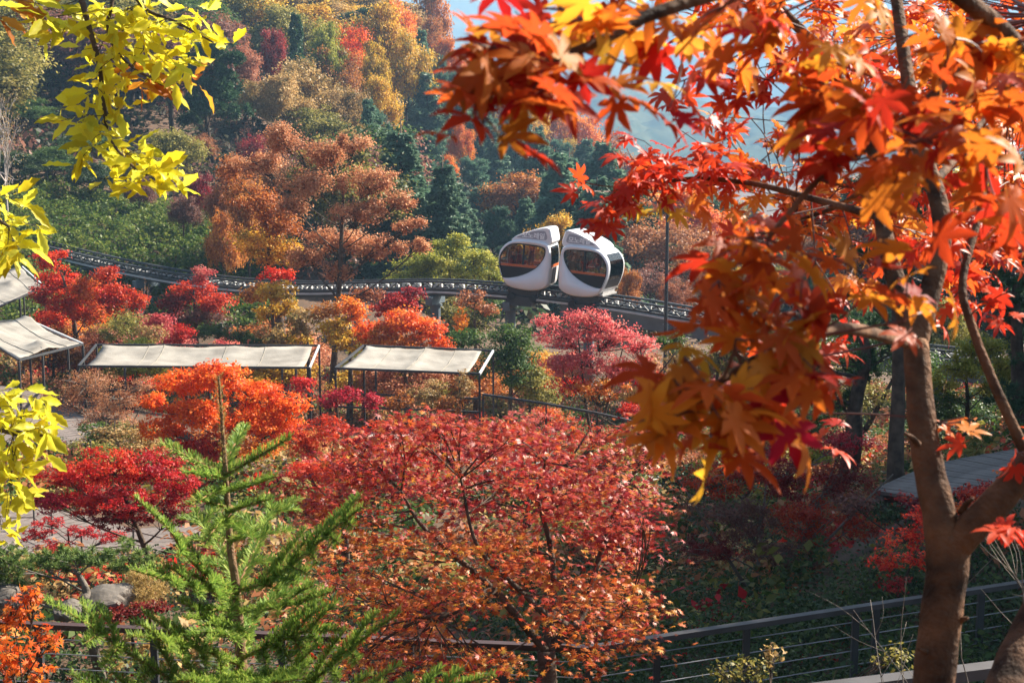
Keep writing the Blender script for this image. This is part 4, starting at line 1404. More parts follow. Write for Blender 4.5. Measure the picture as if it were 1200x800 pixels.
T_('tall open rusty pink tree whose trunk stands in front of the track', 44.5, 383, [(330,165,28,20),(298,190,30,14),(384,182,28,22),(416,168,24,12),(366,214,42,18),(436,212,34,16),(470,234,24,11),(420,248,46,14),(480,264,22,9),(398,283,48,16),(440,290,44,13),(358,300,28,14),(492,288,18,8),(345,240,24,12),(395,318,26,10),(430,345,24,9,'rust')], 'rustpink', leaf=.075, cover=1.9, name='broadleaf_tree', trunk_r=.14, clump=.40, flat=.75, tr_w=1.3, depth=.5)
T_('pink topped maple with yellow lower leaves beneath the track', 45.5, 325, [(322,322,24,10,'scarlet'),(322,342,28,14,'gold'),(300,345,18,14,'copper'),(332,362,22,13,'gold'),(312,366,18,10,'gold')], 'gold')
T_('tan and gold thicket behind the long cream canopy', 42, 360, [(352,378,30,16),(320,395,26,12),(385,365,20,15,'copper'),(398,388,22,16,'gold'),(345,398,30,10,'gold')], 'tan', cat='shrub', name='shrub', cover=1.4)
T_('orange and gold maple left of the vivid orange red one', 41.2, 405, [(412,362,20,18,'orange'),(396,384,22,14,'gold'),(425,385,16,16,'orangered'),(405,402,22,10,'gold')], 'orange')
T_('vivid orange red maple behind the cream canopy', 41, 478, [(470,372,30,16,'orangered'),(452,390,26,14,'orange'),(497,384,26,16,'orangered'),(520,402,20,9,'orangered'),(480,402,30,10,'orange'),(436,402,16,8,'orange')], 'orangered', cover=2.0)
T_('crimson maple just under the track behind the vivid orange red one', 44, 468, [(466,353,26,11,'crimson'),(482,344,18,9,'maroon'),(450,362,18,10,'red')], 'crimson')
T_('broad yellow green tree behind the track left of the cars', 58, 525, [(520,298,30,20),(490,312,34,15),(560,305,26,17),(545,326,34,16),(472,328,28,11),(578,325,14,15),(505,332,30,14),(535,282,16,10)], 'yellowgreen', leaf=.10, cover=1.9, name='broadleaf_tree')
T_('olive tree under the track beside the middle pylon', 55, 540, [(518,362,30,22,'olive'),(550,372,30,20,'olive'),(530,392,34,14,'green'),(570,360,16,18,'green')], 'olive', leaf=.10, name='broadleaf_tree')
T_('dark green rounded bush right of the cream canopy', 38.5, 600, [(600,396,32,16),(586,428,36,24),(620,442,36,18,'olive'),(640,462,28,14,'olive'),(548,394,20,16),(610,415,30,16)], 'green', leaf=.07, cat='shrub', name='shrub', cover=1.9)
T_('small rust sapling beside the pylon under the cars', 43, 557, [(556,352,20,15,'rust'),(540,374,8,18,'orange'),(572,362,12,12,'rust')], 'rust', cover=1.0)
T_('wide pink red maple below the two white cars', 34, 700, [(690,374,38,14),(660,393,36,18),(716,395,40,20),(750,408,24,18),(682,422,44,18),(727,434,36,20),(650,428,22,16),(700,456,42,14,'orange'),(765,450,24,16,'scarlet'),(640,375,18,10),(745,462,26,12,'tan'),(668,452,24,14,'scarlet')], 'pinkred', leaf=.06, cover=1.0, clump=.28, multi=3, trunk_r=.09, tr_w=1.4)
T_('bare twiggy dusty pink shrub in front of the long cream canopy', 29, 110, [(102,452,42,20),(140,468,40,18),(74,468,30,16),(162,452,20,13),(120,490,40,14)], 'rustpink', leaf=.035, cover=.55, cat='shrub', name='shrub', multi=4, trunk_r=.06, bark=BARKGREY, tr_w=1.6)
T_('glowing orange red maple behind the top of the fir', 24, 262, [(255,438,44,17,'orangered'),(214,450,36,18,'orangered'),(300,460,44,20,'orangered'),(338,475,28,16,'orangered'),(226,484,48,20,'orangered'),(285,494,54,24,'orangered'),(330,500,34,20,'orangered'),(190,500,30,16,'orangered'),(240,524,42,16,'red'),(180,470,20,14,'orangered'),(300,525,40,14,'orange')], 'orangered', leaf=.055, cover=1.9, T=RHOMB, clump=.28)
T_('deep red maple above the wooden deck left of the fir', 16, 178, [(80,562,42,24,'scarlet'),(130,545,48,22,'scarlet'),(182,548,44,24),(110,585,54,20),(160,588,50,22),(212,570,30,24),(60,588,26,16,'crimson'),(140,608,46,12,'maroon'),(200,605,30,12,'maroon')], 'red', leaf=.05, cover=2.1, T=STAR3, clump=.3, flat=.4)  # upper masses scarlet: sunlight on the crown top is put into the colour
T_('low crimson maple bough spreading over the wooden deck', 18.5, 60, [(70,640,36,9),(98,622,28,8),(42,626,24,8),(130,628,24,7),(60,612,24,6)], 'crimson', leaf=.045, cover=1.9, T=STAR3, flat=.3, cat='shrub', name='shrub')
T_('crimson shrub between the posts of the cream canopy', 32.5, 405, [(405,463,22,10),(436,470,18,11),(352,452,15,13,'red'),(385,470,14,10)], 'crimson', leaf=.055, cat='shrub', name='shrub')
T_('copper and tan shrub under the right half of the cream canopy', 32.8, 505, [(465,468,22,12,'copper'),(500,460,25,16,'tan'),(522,474,26,12,'copper'),(545,450,10,20,'tan')], 'copper', leaf=.055, cover=1.3, cat='shrub', name='shrub')
T_('red maple left of the main maple behind the fir shoots', 17, 395, [(352,518,34,18),(390,503,38,18),(430,522,40,18),(362,556,38,22),(402,550,40,24),(452,503,30,12),(345,590,30,20,'maplemix'),(380,600,34,24,'maplemix')], 'red', leaf=.048, cover=1.5, T=STAR3, clump=.28)
T_('thin red maple whose sprays show pale boulders behind', 20.5, 610, [(530,500,44,14),(590,508,46,16),(650,524,44,16),(702,514,44,16),(748,508,34,14),(560,532,46,16,'pinkred'),(690,545,46,14),(620,488,30,9,'pinkred'),(480,512,30,12,'pinkred'),(762,530,24,14,'crimson')], 'red', leaf=.048, cover=1.0, T=STAR3, clump=.28, multi=3)
T_('red shrub at the foot of the pink red maple', 27.5, 770, [(770,488,30,18,'crimson'),(740,480,20,10,'red'),(800,470,22,22,'scarlet')], 'crimson', leaf=.05, cover=1.4, T=RHOMB, cat='shrub', name='shrub')
T_('dusky red maple in the shade right of the main maple', 14.5, 905, [(852,560,56,24,'red'),(922,556,58,30,'maroon'),(862,606,66,28,'purplebrown'),(952,606,58,32,'red'),(992,560,40,26,'maroon'),(832,644,48,20,'maroon'),(922,648,58,20,'purplebrown'),(1010,610,30,24,'red'),(890,530,40,14,'crimson'),(985,520,36,16,'crimson')], 'maroon', leaf=.045, cover=1.6, T=STAR3, clump=.28, multi=4, trunk_r=.05, bark=BARKGREY, tr_w=1.2)
T_('small scarlet maple lit just left of the big maple trunk', 12.2, 1060, [(1062,628,32,18),(1040,655,28,16),(1086,606,28,18),(1050,684,24,12,'crimson'),(1075,655,22,16),(1120,600,24,14,'orangered'),(1155,590,24,12,'orangered')], 'scarlet', leaf=.042, cover=1.1, T=STAR7, clump=.3, trunk_r=.02)
T_('orange red maple shrub at the lower left edge', 6.3, 5, [(12,716,32,24),(40,696,18,14),(8,766,38,26),(58,744,20,16),(45,790,20,14),(-30,740,30,40)], 'orangered', leaf=.055, cover=1.2, T=STAR7, clump=.34, flat=.5, cat='shrub', name='shrub', trunk_r=.012)
T_('yellow green tree lit behind the slender maple stem', 24, 1140, [(1150,408,38,20),(1175,432,26,18),(1098,450,24,18),(1125,430,30,16),(1082,485,22,26,'green'),(1110,475,22,20,'green'),(1160,455,24,14)], 'yellowgreen', leaf=.05, cover=1.5, name='broadleaf_tree')
T_('pale green shrub in the gap left of the dark pine trunk', 21, 860, [(832,552,22,14,'yellowgreen'),(870,548,26,16,'olive'),(950,500,36,20,'green'),(900,520,36,16,'olive'),(960,535,30,12,'yellowgreen')], 'olive', leaf=.05, cover=1.3, cat='shrub', name='shrub')
T_('green and tan thicket right of the wide pink red maple', 38, 840, [(800,430,30,24,'tan'),(840,420,34,26,'olive'),(830,470,34,22,'rust'),(880,440,34,28,'green'),(790,400,20,14,'green'),(900,400,36,30,'green'),(860,395,30,16,'copper')], 'olive', leaf=.07, cover=1.4, cat='shrub', name='shrub')
T_('leafy green thicket far behind the big maple trunk', 34, 1000, [(950,420,40,34,'olive'),(1010,400,44,36,'green'),(1060,430,40,34,'green'),(1000,470,44,26,'olive'),(1130,480,40,24,'green'),(1190,450,36,36,'green')], 'green', leaf=.07, cover=1.5, cat='shrub', name='shrub')
T_('shaded green and maroon shrub along the near edge of the right boardwalk', 13.6, 1060, [(1040,600,30,12,'shrubgreen'),(1075,598,26,12,'maroon'),(1110,592,26,14,'shrubgreen'),(1150,582,30,14,'red'),(1000,590,30,14,'purplebrown'),(1190,572,26,12,'shrubgreen')], 'shrubgreen', leaf=.045, cover=1.3, cat='shrub', name='shrub')
T_('low lit red maple sprays over the near edge of the right boardwalk', 14.0, 1140, [(1120,582,26,9,'scarlet'),(1155,570,26,9,'red'),(1185,556,22,8,'orangered'),(1060,585,22,10,'red')], 'scarlet', leaf=.042, cover=1.0, T=STAR7, cat='shrub', name='shrub', trunk_r=.012)
T_('sparse tan seed stalk shrub in front of the cable fence', 9.0, 890, [(880,780,26,18,'olive'),(905,765,18,14,'tan'),(850,790,24,14,'olive'),(1050,770,24,18,'olive')], 'olive', leaf=.035, cover=.5, cat='shrub', name='shrub', multi=3, trunk_r=.01)
# pines of the right hand bank, with dark bare trunks
def pine_blobs(label, d, bp, blobs, tr, lean=0, pal='pine', name='pine_tree', cat='tree', leaf=.10, cover=1.7, bark=None, path=None, group=TG, seed=None):
    r = np.random.default_rng(seed or hash_str(label))
    bx = (bp - 600) / FPX * d
    base = np.array([bx, d, gz(bx, d) - .1])
    root = empty(name, tuple(base), label, cat, group)
    parts, cents = [], []
    for px, py, rx, ry in blobs:
        s = d / FPX
        dd = d + r.uniform(-.6, .6) * rx * s
        c = np.array(P(px, py, dd)); rxm, rym = rx * s, ry * s
        n = int(cover * math.pi * rxm * rym / (.05 * leaf * leaf))
        ns = max(8, int(n / 55))
        cc = c + rdir(ns, r) * np.array([rxm, rxm * .8, rym]) * (r.random((ns, 1)) ** .4)
        k = r.integers(0, ns, n)
        dr = rdir(n, r) + np.array([0, 0, .55])
        parts.append(scatter(NEEDLE, cc[k] + r.normal(size=(n, 3)) * leaf * .12, np.cross(dr, rdir(n, r)), dr, leaf * r.uniform(.7, 1.15, n) , np.clip(.5 + r.normal(0, .1, ns)[k] + r.normal(0, .2, n), 0, 1)))
        cents.append((c, cc))
    allc = np.array([c for c, _ in cents])
    mb = MB()
    if path: tp = spline([base] + [np.array(P(*q)) for q in path], 6)
    else: tp = curve_pts(base, (allc[:, 0].mean() + lean, allc[:, 1].mean(), allc[:, 2].max() - .1), 12, r, wob=.06)
    rad = np.linspace(tr, tr * .3, len(tp))
    mb.tube(tp - base, rad, 9)
    mb.build('trunk', bark or BARK, root, smooth=True)
    mb = MB()
    for c, cc in cents:
        lm = limbs_to(mb, tp, rad, [c], r, n=6, lift=.15)[0][0]
        twigs_to(mb, lm, cc[:10], r, tr * .12)
    mb.v = [(x - base[0], y - base[1], z - base[2]) for x, y, z in mb.v]
    mb.build('branches', bark or BARK, root, smooth=True)
    V, Lp, St, A = join(parts)
    link('crown', np_mesh('crown', V - base, Lp, St, A), root, MATS[pal])
    return root
pine_blobs('dark pine with a bare forked trunk behind the orange maple leaves', 24, 1002, [(950,448,40,20),(1012,425,44,20),(985,470,30,14),(1050,405,40,22),(930,410,40,20),(1000,380,50,20)], .19, path=[(1000,520,24),(1003,470,24),(1015,420,24),(1010,380,24)])
pine_blobs('tall pine with a straight dark trunk close left of the big maple trunk', 16, 1046, [(1020,300,60,24),(1070,260,60,26),(1030,220,50,24),(1080,330,40,16),(1000,340,36,14)], .125, path=[(1047,600,16),(1050,520,16),(1053,440,16),(1050,300,16),(1050,210,16)])
pine_blobs('dark green pine at the right edge with layered boughs', 22, 1215, [(1160,340,46,18),(1195,372,44,22),(1140,318,36,14),(1210,320,50,20),(1180,470,30,24),(1225,420,50,24),(1200,510,26,20)], .16)
pine_blobs('cloud pruned pine with a crooked grey trunk above the boulders', 12.6, 98, [(88,658,42,13),(52,664,40,14),(10,660,30,22),(112,656,24,12),(12,688,18,12),(68,652,30,11)], .05, bark=BARKGREY, pal='pinebright', leaf=.055, cover=2.2, path=[(98,716,12.6),(102,694,12.6),(94,676,12.6),(86,666,12.6)])
pine_blobs('small rounded pine right of the cloud pruned pine', 14.5, 152, [(150,646,28,14),(134,660,20,12),(167,658,20,14),(150,668,30,10)], .03, name='pine_shrub', cat='shrub', pal='pinebright', leaf=.055, group='shrubs of the garden below the track')
T_('dry tan grass like shrub beside the flat boulder', 13.2, 172, [(170,690,20,20),(160,676,16,10)], 'tan', leaf=.035, cover=1.2, T=NEEDLE, cat='shrub', name='shrub', upw=0)
T_('low dark red heath in front of the flat boulder', 12.6, 148, [(150,716,30,10),(128,722,24,9),(180,712,18,9)], 'maroon', leaf=.03, cover=1.6, cat='shrub', name='shrub')
T_('green clipped shrub below the pointed salmon red maple', 44, 265, [(280,394,22,8),(247,388,22,9),(300,400,18,7)], 'green', leaf=.06, cat='shrub', name='shrub', cover=2.2)
T_('small red maple shrub behind the long cream canopy', 43, 214, [(214,390,13,11),(206,398,10,8)], 'scarlet', leaf=.06, cat='shrub', name='shrub')
# bare pinkish tree in front of the track and the white bare tree on the left edge
plant_px('bare', 'rustpink', 155, 290, 50, 34, bark=BARKPALE, group=TG, k=0)
plant_px('bare', 'tan', 10, 86, 66, 80, bark=BARKPALE, k=1)
plant_px('bare', 'tan', -40, 100, 64, 70, bark=BARKPALE, k=0)
# main maple
PAL2 = {'maplered': [(.20,.009,.012), (.40,.028,.018), (.54,.075,.03), (.62,.20,.04)], 'mapleorange': [(.36,.04,.016), (.58,.12,.022), (.66,.22,.03), (.64,.36,.05)]}
for k_, c_ in PAL2.items(): leafmat(k_, c_, trans=.45, rough=.45, spec=.3, hue=.004, val=.1)
mm_r = [(410,520,34,20),(470,508,44,20),(540,500,50,20),(605,506,50,20),(670,520,46,20),(712,545,38,22),(752,590,20,14),(738,640,24,16),(545,545,60,26),(620,560,60,26),(690,585,50,28),(722,610,30,24),(440,540,48,24),(500,520,54,24),(570,514,60,24),(640,528,60,26),(702,544,54,26),(728,570,36,24),(738,606,24,20),(500,578,58,30),(580,576,64,34),(660,590,60,34),(430,585,42,26),(712,632,46,24)]
mm_o = [(400,610,30,24),(400,680,30,26),(440,680,40,24),(540,690,40,26),(600,640,50,24),(690,700,44,24),(735,690,22,16),(740,720,30,16),(430,770,36,20),(390,720,24,18),(670,745,30,16),(426,640,42,26),(500,648,54,28),(572,648,54,28),(642,668,48,26),(722,690,38,22),(450,700,44,26),(482,740,38,24),(524,700,38,24),(722,735,38,16),(692,768,34,18),(560,706,32,16),(420,742,28,20),(492,780,34,18),(722,655,28,18),(660,720,34,18)]
BIGLEAF = []
def main_maple():
    r = np.random.default_rng(99)
    d, base = 9.1, np.array(P(640, 1000, 9.1)); base[2] = gz(base[0], base[1]) - .1
    root = empty('maple_tree', tuple(base), 'spreading maple in the middle, red above and orange below, on a forked dark trunk', 'tree', TG)
    fork = np.array(P(640, 762, 9.1))
    mb = MB()
    tp = spline([base, base * .5 + fork * .5 + [.03, 0, 0], fork], 5)
    mb.tube(tp - base, np.linspace(.075, .058, len(tp)), 10)
    mb.build('trunk', BARK, root, smooth=True)
    stems = [[(640,762,9.1),(600,715,9.0),(578,690,8.95),(520,640,8.8),(490,610,8.7),(470,575,8.6)], [(640,762,9.1),(665,735,9.2),(640,720,9.0),(608,690,8.8),(560,640,8.6),(540,560,8.6)],
             [(640,762,9.1),(648,700,9.3),(645,640,9.4),(630,580,9.4),(640,540,9.4)], [(640,762,9.1),(680,725,9.3),(700,660,9.5),(720,600,9.6),(740,560,9.6)], [(578,690,8.95),(520,720,8.7),(470,720,8.5)], [(665,735,9.2),(710,735,9.0),(730,720,9.0)]]
    ST = []
    for st in stems:
        q = spline([P(*a) for a in st], 6)
        mb = MB(); mb.tube(q - base, np.linspace(.032, .008, len(q)), 7); mb.build('branch', BARK, root, smooth=True)
        ST.append(q)
    allp = np.concatenate(ST)
    mb = MB()
    T = STAR7
    pos, nr, dr, vv, pal, size = [], [], [], [], [], []
    rim = [(r.uniform(385, 790), r.uniform(478, 520), 26, 12) for _ in range(9)] + [(r.uniform(738, 765), r.uniform(540, 650), 18, 8) for _ in range(5)]
    rim2 = [(r.uniform(385, 420), r.uniform(600, 780), 22, 12) for _ in range(6)] + [(r.uniform(420, 620), r.uniform(740, 800), 30, 14) for _ in range(8)] + [(r.uniform(660, 770), r.uniform(690, 790), 24, 12) for _ in range(5)]
    for blobs, pl in ((mm_r + rim, 'maplered'), (mm_o + rim2, 'mapleorange')):
        for px, py, rx, ry in blobs:
            dd = d + r.uniform(-.9, .8)
            c = np.array(P(px, py, dd)); rx, ry = rx * d / FPX, ry * d / FPX
            n = int(3.5 * math.pi * rx * ry / (.34 * .068 ** 2))
            ns = 6
            cc = c + rdir(ns, r) * np.array([rx, rx, ry]) * (r.random((ns, 1)) ** .45)
            k = r.integers(0, ns, n)
            tilt = r.normal(0, .16, (ns, 2))
            of = r.normal(size=(n, 3)) * np.array([.12, .12, .016])
            of[:, 2] += (of[:, :2] * tilt[k]).sum(1) - 1.1 * (of[:, :2] ** 2).sum(1)
            p = cc[k] + of
            pos.append(p)
            nr.append(np.array([0, -.15, .8]) + r.normal(size=(n, 3)) * .30)
            dr.append(rdir(n, r) + np.array([0, 0, -.25]))
            vv.append(np.clip(.45 + r.normal(0, .16, ns)[k] + r.normal(0, .2, n), 0, 1))
            pal += [pl if r.random() > .12 else ('mapleorange' if pl == 'maplered' else 'maplered') for _ in range(n)]
            size.append(.068 * r.uniform(.65, 1.2, n))
            j = np.argmin(((allp - c) ** 2).sum(1) + np.maximum(0, allp[:, 2] - c[2]) * .5)
            q = curve_pts(allp[j], c, 6, r, wob=.08)
            mb.tube(q, np.linspace(.007, .003, 6), 4, cap=False)
            for e in cc:
                mb.tube(curve_pts(q[r.integers(2, 6)], e, 4, r, wob=.1), np.linspace(.004, .0015, 4), 3, cap=False)
    mb.v = [(x - base[0], y - base[1], z - base[2]) for x, y, z in mb.v]
    mb.build('twigs', BARK, root, kind='stuff')
    pos, nr, dr, vv, size = (np.concatenate(a) for a in (pos, nr, dr, vv, size))
    pal = np.array(pal)
    # the nearest, largest leaves are single parts
    fwd = pos[:, 1] * CP - pos[:, 2] * SP
    order = np.argsort(-(size / fwd))
    single = set(order[:290].tolist())
    z = nv(nr); y = nv(dr - z * (dr * z).sum(-1, keepdims=True)); x = np.cross(y, z)
    me = {}
    for pl in ('maplered', 'mapleorange'):
        for q in range(4):
            m = np_mesh('leaf', T.v, T.loops, np.concatenate([[0], np.cumsum(T.lens)[:-1]]), np.full(len(T.lens), .2 + .2 * q))
            m.materials.append(MATS[pl]); me[(pl, q)] = m
    for i in sorted(single):
        o = link('leaf', me[(pal[i], min(3, int(vv[i] * 4)))], root)
        M = Matrix(((x[i][0], y[i][0], z[i][0]), (x[i][1], y[i][1], z[i][1]), (x[i][2], y[i][2], z[i][2])))
        o.matrix_local = Matrix.Translation(Vector(pos[i] - base)) @ M.to_4x4() @ Matrix.Scale(size[i], 4)
    keep = np.array([i not in single for i in range(len(pos))])
    for pl in ('maplered', 'mapleorange'):
        s = keep & (pal == pl)
        V, Lp, St, A = join([scatter(T, pos[s] - base, nr[s], dr[s], size[s], vv[s])])
        link('foliage', np_mesh('foliage', V, Lp, St, A), root, MATS[pl], 'stuff')
main_maple()

# ------------------------------------------------------------------ low shrubs scattered through the garden, ground cover, fallen leaves
rs = random.Random(21)
SG = 'low shrubs scattered over the garden floor'
def path_free(px, d):
    py = PX((0, d, 0))[1]
    x = (px - 600) / FPX * d
    g = gz(x, d)
    q = PX((x, d, g))
    if 40 < q[0] < 620 and 30 < d < 41: return False
    if q[0] < 330 and 17.5 < d < 22: return False
    if q[0] > 960 and 12 < d < 19: return False
    return True
for k in range(240):
    d = 16 + 37 * rs.random() ** .8
    px = rs.uniform(-120, 1320)
    if not path_free(px, d): continue
    if d < 17 and px < 760: continue
    x = (px - 600) / FPX * d
    h = rs.uniform(.5, 1.15) * (1.25 if d > 22 else .75)
    p = rs.choice(['green', 'shrubgreen', 'olive', 'red', 'rust', 'scarlet', 'tan', 'maroon', 'orangered', 'pinkred', 'copper', 'rustpink'] if px < 800 else ['green', 'shrubgreen', 'shrubgreen', 'olive', 'maroon', 'rust'])
    plant('shrub', p, x, d, h, h * rs.uniform(1.0, 1.6), group=SG, cat='shrub')

def cover(name, n, area, size, mat, hmax, r, clumpy=8, dens=None, upw=.7):
    x0, x1, y0, y1 = area
    y = y0 + (y1 - y0) * r.random(n)
    x = x0 + (x1 - x0) * r.random(n)
    if dens: keep = dens(x, y, r); x, y = x[keep], y[keep]
    z = ground_z(x, y)
    nz = .5 + .5 * np.sin(x * 2.3 + np.sin(y * 1.9) * 2) * np.sin(y * 2.1 + np.sin(x * 1.3) * 2)
    hh = hmax * (nz * .8 + .2) * r.random(len(x)) ** .6
    p = np.stack([x, y, z + .02 + hh], -1)
    m = len(x)
    lv = scatter(RHOMB, p, np.array([0, 0, upw]) + r.normal(size=(m, 3)) * .55, rdir(m, r), size * r.uniform(.6, 1.3, m), np.clip(nz * .5 + r.normal(.25, .22, m), 0, 1))
    V, Lp, St, A = join([lv])
    return link(name, np_mesh(name, V, Lp, St, A), None, MATS[mat], 'stuff')
rc = np.random.default_rng(3)
def pxof(x, y): return 600 + x / y * FPX
tag(cover('ground_cover', 90000, (-27, -8, 53, 74), .17, 'kudzu', .9, rc, dens=lambda x, y, r: (pxof(x, y) < 345) & (y > 54 + 2 * np.sin(x))), 'bright green creeper covering the bank above the track', 'ground cover')
tag(cover('ground_cover', 90000, (-1, 9, 7.5, 18), .042, 'shrubgreen', .55, rc, dens=lambda x, y, r: (pxof(x, y) > 560) & ((y < 13.2) | (pxof(x, y) < 980))), 'dark green small leaved ground cover around the cable fence', 'ground cover')
tag(cover('ground_cover', 45000, (-9, 0, 8, 19), .045, 'shrubgreen', .35, rc, dens=lambda x, y, r: (pxof(x, y) < 620) & (y < 18)), 'dark green ground cover below the fir and the boulders', 'ground cover')
def clump_group(sources):
    """node group that sets one of the leafy clumps on every point"""
    g = bpy.data.node_groups.new('clumps', 'GeometryNodeTree')
    g.interface.new_socket('Geometry', in_out='INPUT', socket_type='NodeSocketGeometry')
    g.interface.new_socket('Geometry', in_out='OUTPUT', socket_type='NodeSocketGeometry')
    N, L = g.nodes, g.links
    gi, go = N.new('NodeGroupInput'), N.new('NodeGroupOutput')
    ip = N.new('GeometryNodeInstanceOnPoints')
    ip.inputs['Pick Instance'].default_value = True
    gi_ = N.new('GeometryNodeGeometryToInstance')
    for o in sources:
        oi = N.new('GeometryNodeObjectInfo')
        oi.inputs['Object'].default_value = o
        L.new(oi.outputs['Geometry'], gi_.inputs[0])
    L.new(gi_.outputs[0], ip.inputs['Instance'])
    ri = N.new('FunctionNodeRandomValue'); ri.data_type = 'INT'
    for sk in ri.inputs:
        if sk.type == 'INT' and sk.name == 'Max': sk.default_value = len(sources) - 1
    L.new([q for q in ri.outputs if q.type == 'INT'][0], ip.inputs['Instance Index'])
    rv = N.new('FunctionNodeRandomValue'); rv.data_type = 'FLOAT_VECTOR'
    rv.inputs[0].default_value = (0, 0, 0); rv.inputs[1].default_value = (.15, .15, 6.28)
    L.new(rv.outputs[0], ip.inputs['Rotation'])
    na = N.new('GeometryNodeInputNamedAttribute'); na.data_type = 'FLOAT'; na.inputs['Name'].default_value = 'rad'
    L.new([q for q in na.outputs if q.name == 'Attribute' and q.enabled][0], ip.inputs['Scale'])
    L.new(gi.outputs[0], ip.inputs['Points'])
    L.new(ip.outputs[0], go.inputs[0])
    return g
def undergrowth(name, n, area, rad, leaf, K, pals, labels, r, ok):
    x = area[0] + (area[1] - area[0]) * r.random(n); y = area[2] + (area[3] - area[2]) * r.random(n)
    m = ok(x, y); x, y = x[m], y[m]; n = len(x)
    z = ground_z(x, y)
    R_ = rad * r.uniform(.6, 1.4, n)
    pal = ((np.sin(x * .7 + np.sin(y * .5) * 2) + np.sin(y * .6 + 1)) * .8 + r.normal(0, .9, n) + 10) % len(pals)
    pal = pal.astype(int)
    for k, pn in enumerate(pals):
        src = []
        for q_ in range(4):
            u = rdir(K, r); u[:, 2] = np.abs(u[:, 2])
            q = u * (r.random((K, 1)) ** .5) * np.array([1, 1, .85])
            me = leaf_mesh('clump', [scatter(RHOMB, q, u * .6 + [0, 0, .4] + r.normal(size=(K, 3)) * .5, rdir(K, r), leaf / rad * r.uniform(.6, 1.3, K), np.clip(r.random() * .4 + r.normal(.3, .22, K), 0, 1))])
            me.materials.append(MATS[pn])
            src.append(bpy.data.objects.new('clump', me))
        w = pal == k
        pm = bpy.data.meshes.new(name)
        pm.from_pydata(np.stack([x[w], y[w], z[w]], -1).tolist(), [], [])
        at = pm.attributes.new('rad', 'FLOAT', 'POINT')
        at.data.foreach_set('value', R_[w].astype(np.float32))
        o = link(name, pm, None, None, 'stuff')
        o.modifiers.new('clumps', 'NODES').node_group = clump_group(src)
        tag(o, labels[k], 'undergrowth')
def ok_mid(x, y):
    p = pxof(x, y)
    a = (p > 60) & (p < 620) & (y > 33.5) & (y < 40.5)            # under the canopies
    b = (p < 212) & (y > 17.8) & (y < 21.5)                         # the lower boardwalk
    c_ = (p > 1040) & (y > 13.4) & (y < 17.6)
    e = (p < 170) & (y > 30) & (y < 41)
    gpath = (p > 60) & (p < 760) & (np.abs(y - np.interp(p, [60, 230, 400, 540, 650, 760], [31, 29, 29, 28, 26, 25])) < 1.0) & (r_ug.random(len(x)) < .6)
    return ~(a | b | c_ | e | gpath)
r_ug = np.random.default_rng(12)
undergrowth('undergrowth', 5200, (-19, 21, 12.5, 52), .46, .10, 84, ['green', 'olive', 'red', 'tan', 'rust'],
            ['green undergrowth between the garden trees', 'olive undergrowth between the garden trees', 'red undergrowth between the garden trees', 'tan undergrowth between the garden trees', 'rust undergrowth between the garden trees'], r_ug, ok_mid)
undergrowth('undergrowth', 5600, (-62, 48, 62, 185), 1.4, .38, 46, ['shrubgreen', 'darkshade', 'darkshade', 'purplebrown'],  # dark palettes put the shade between the crowns into the leaf colour
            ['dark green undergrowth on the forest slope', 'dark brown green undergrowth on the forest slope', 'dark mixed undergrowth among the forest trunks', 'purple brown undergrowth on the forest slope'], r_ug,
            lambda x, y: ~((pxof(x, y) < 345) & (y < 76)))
undergrowth('undergrowth', 420, (-4.6, .2, 7.6, 12.2), .32, .05, 110, ['shrubgreen', 'darkshade'],
            ['dark green undergrowth beyond the fir', 'dark brown undergrowth beyond the fir'], r_ug, lambda x, y: pxof(x, y) < 620)
undergrowth('undergrowth', 700, (-.5, 8, 8.2, 12.8), .34, .05, 110, ['shrubgreen', 'green'],
            ['dark green undergrowth along the cable fence', 'mid green undergrowth along the cable fence'], r_ug, lambda x, y: pxof(x, y) > 500)
tag(cover('fallen_leaves', 40000, (-22, 24, 9, 52), .07, 'red', .03, rc), 'red leaves fallen over the garden floor', 'fallen leaves')
tag(cover('fallen_leaves', 24000, (-60, 40, 55, 130), .14, 'purplebrown', .06, rc), 'rust leaves fallen on the forest slope', 'fallen leaves')
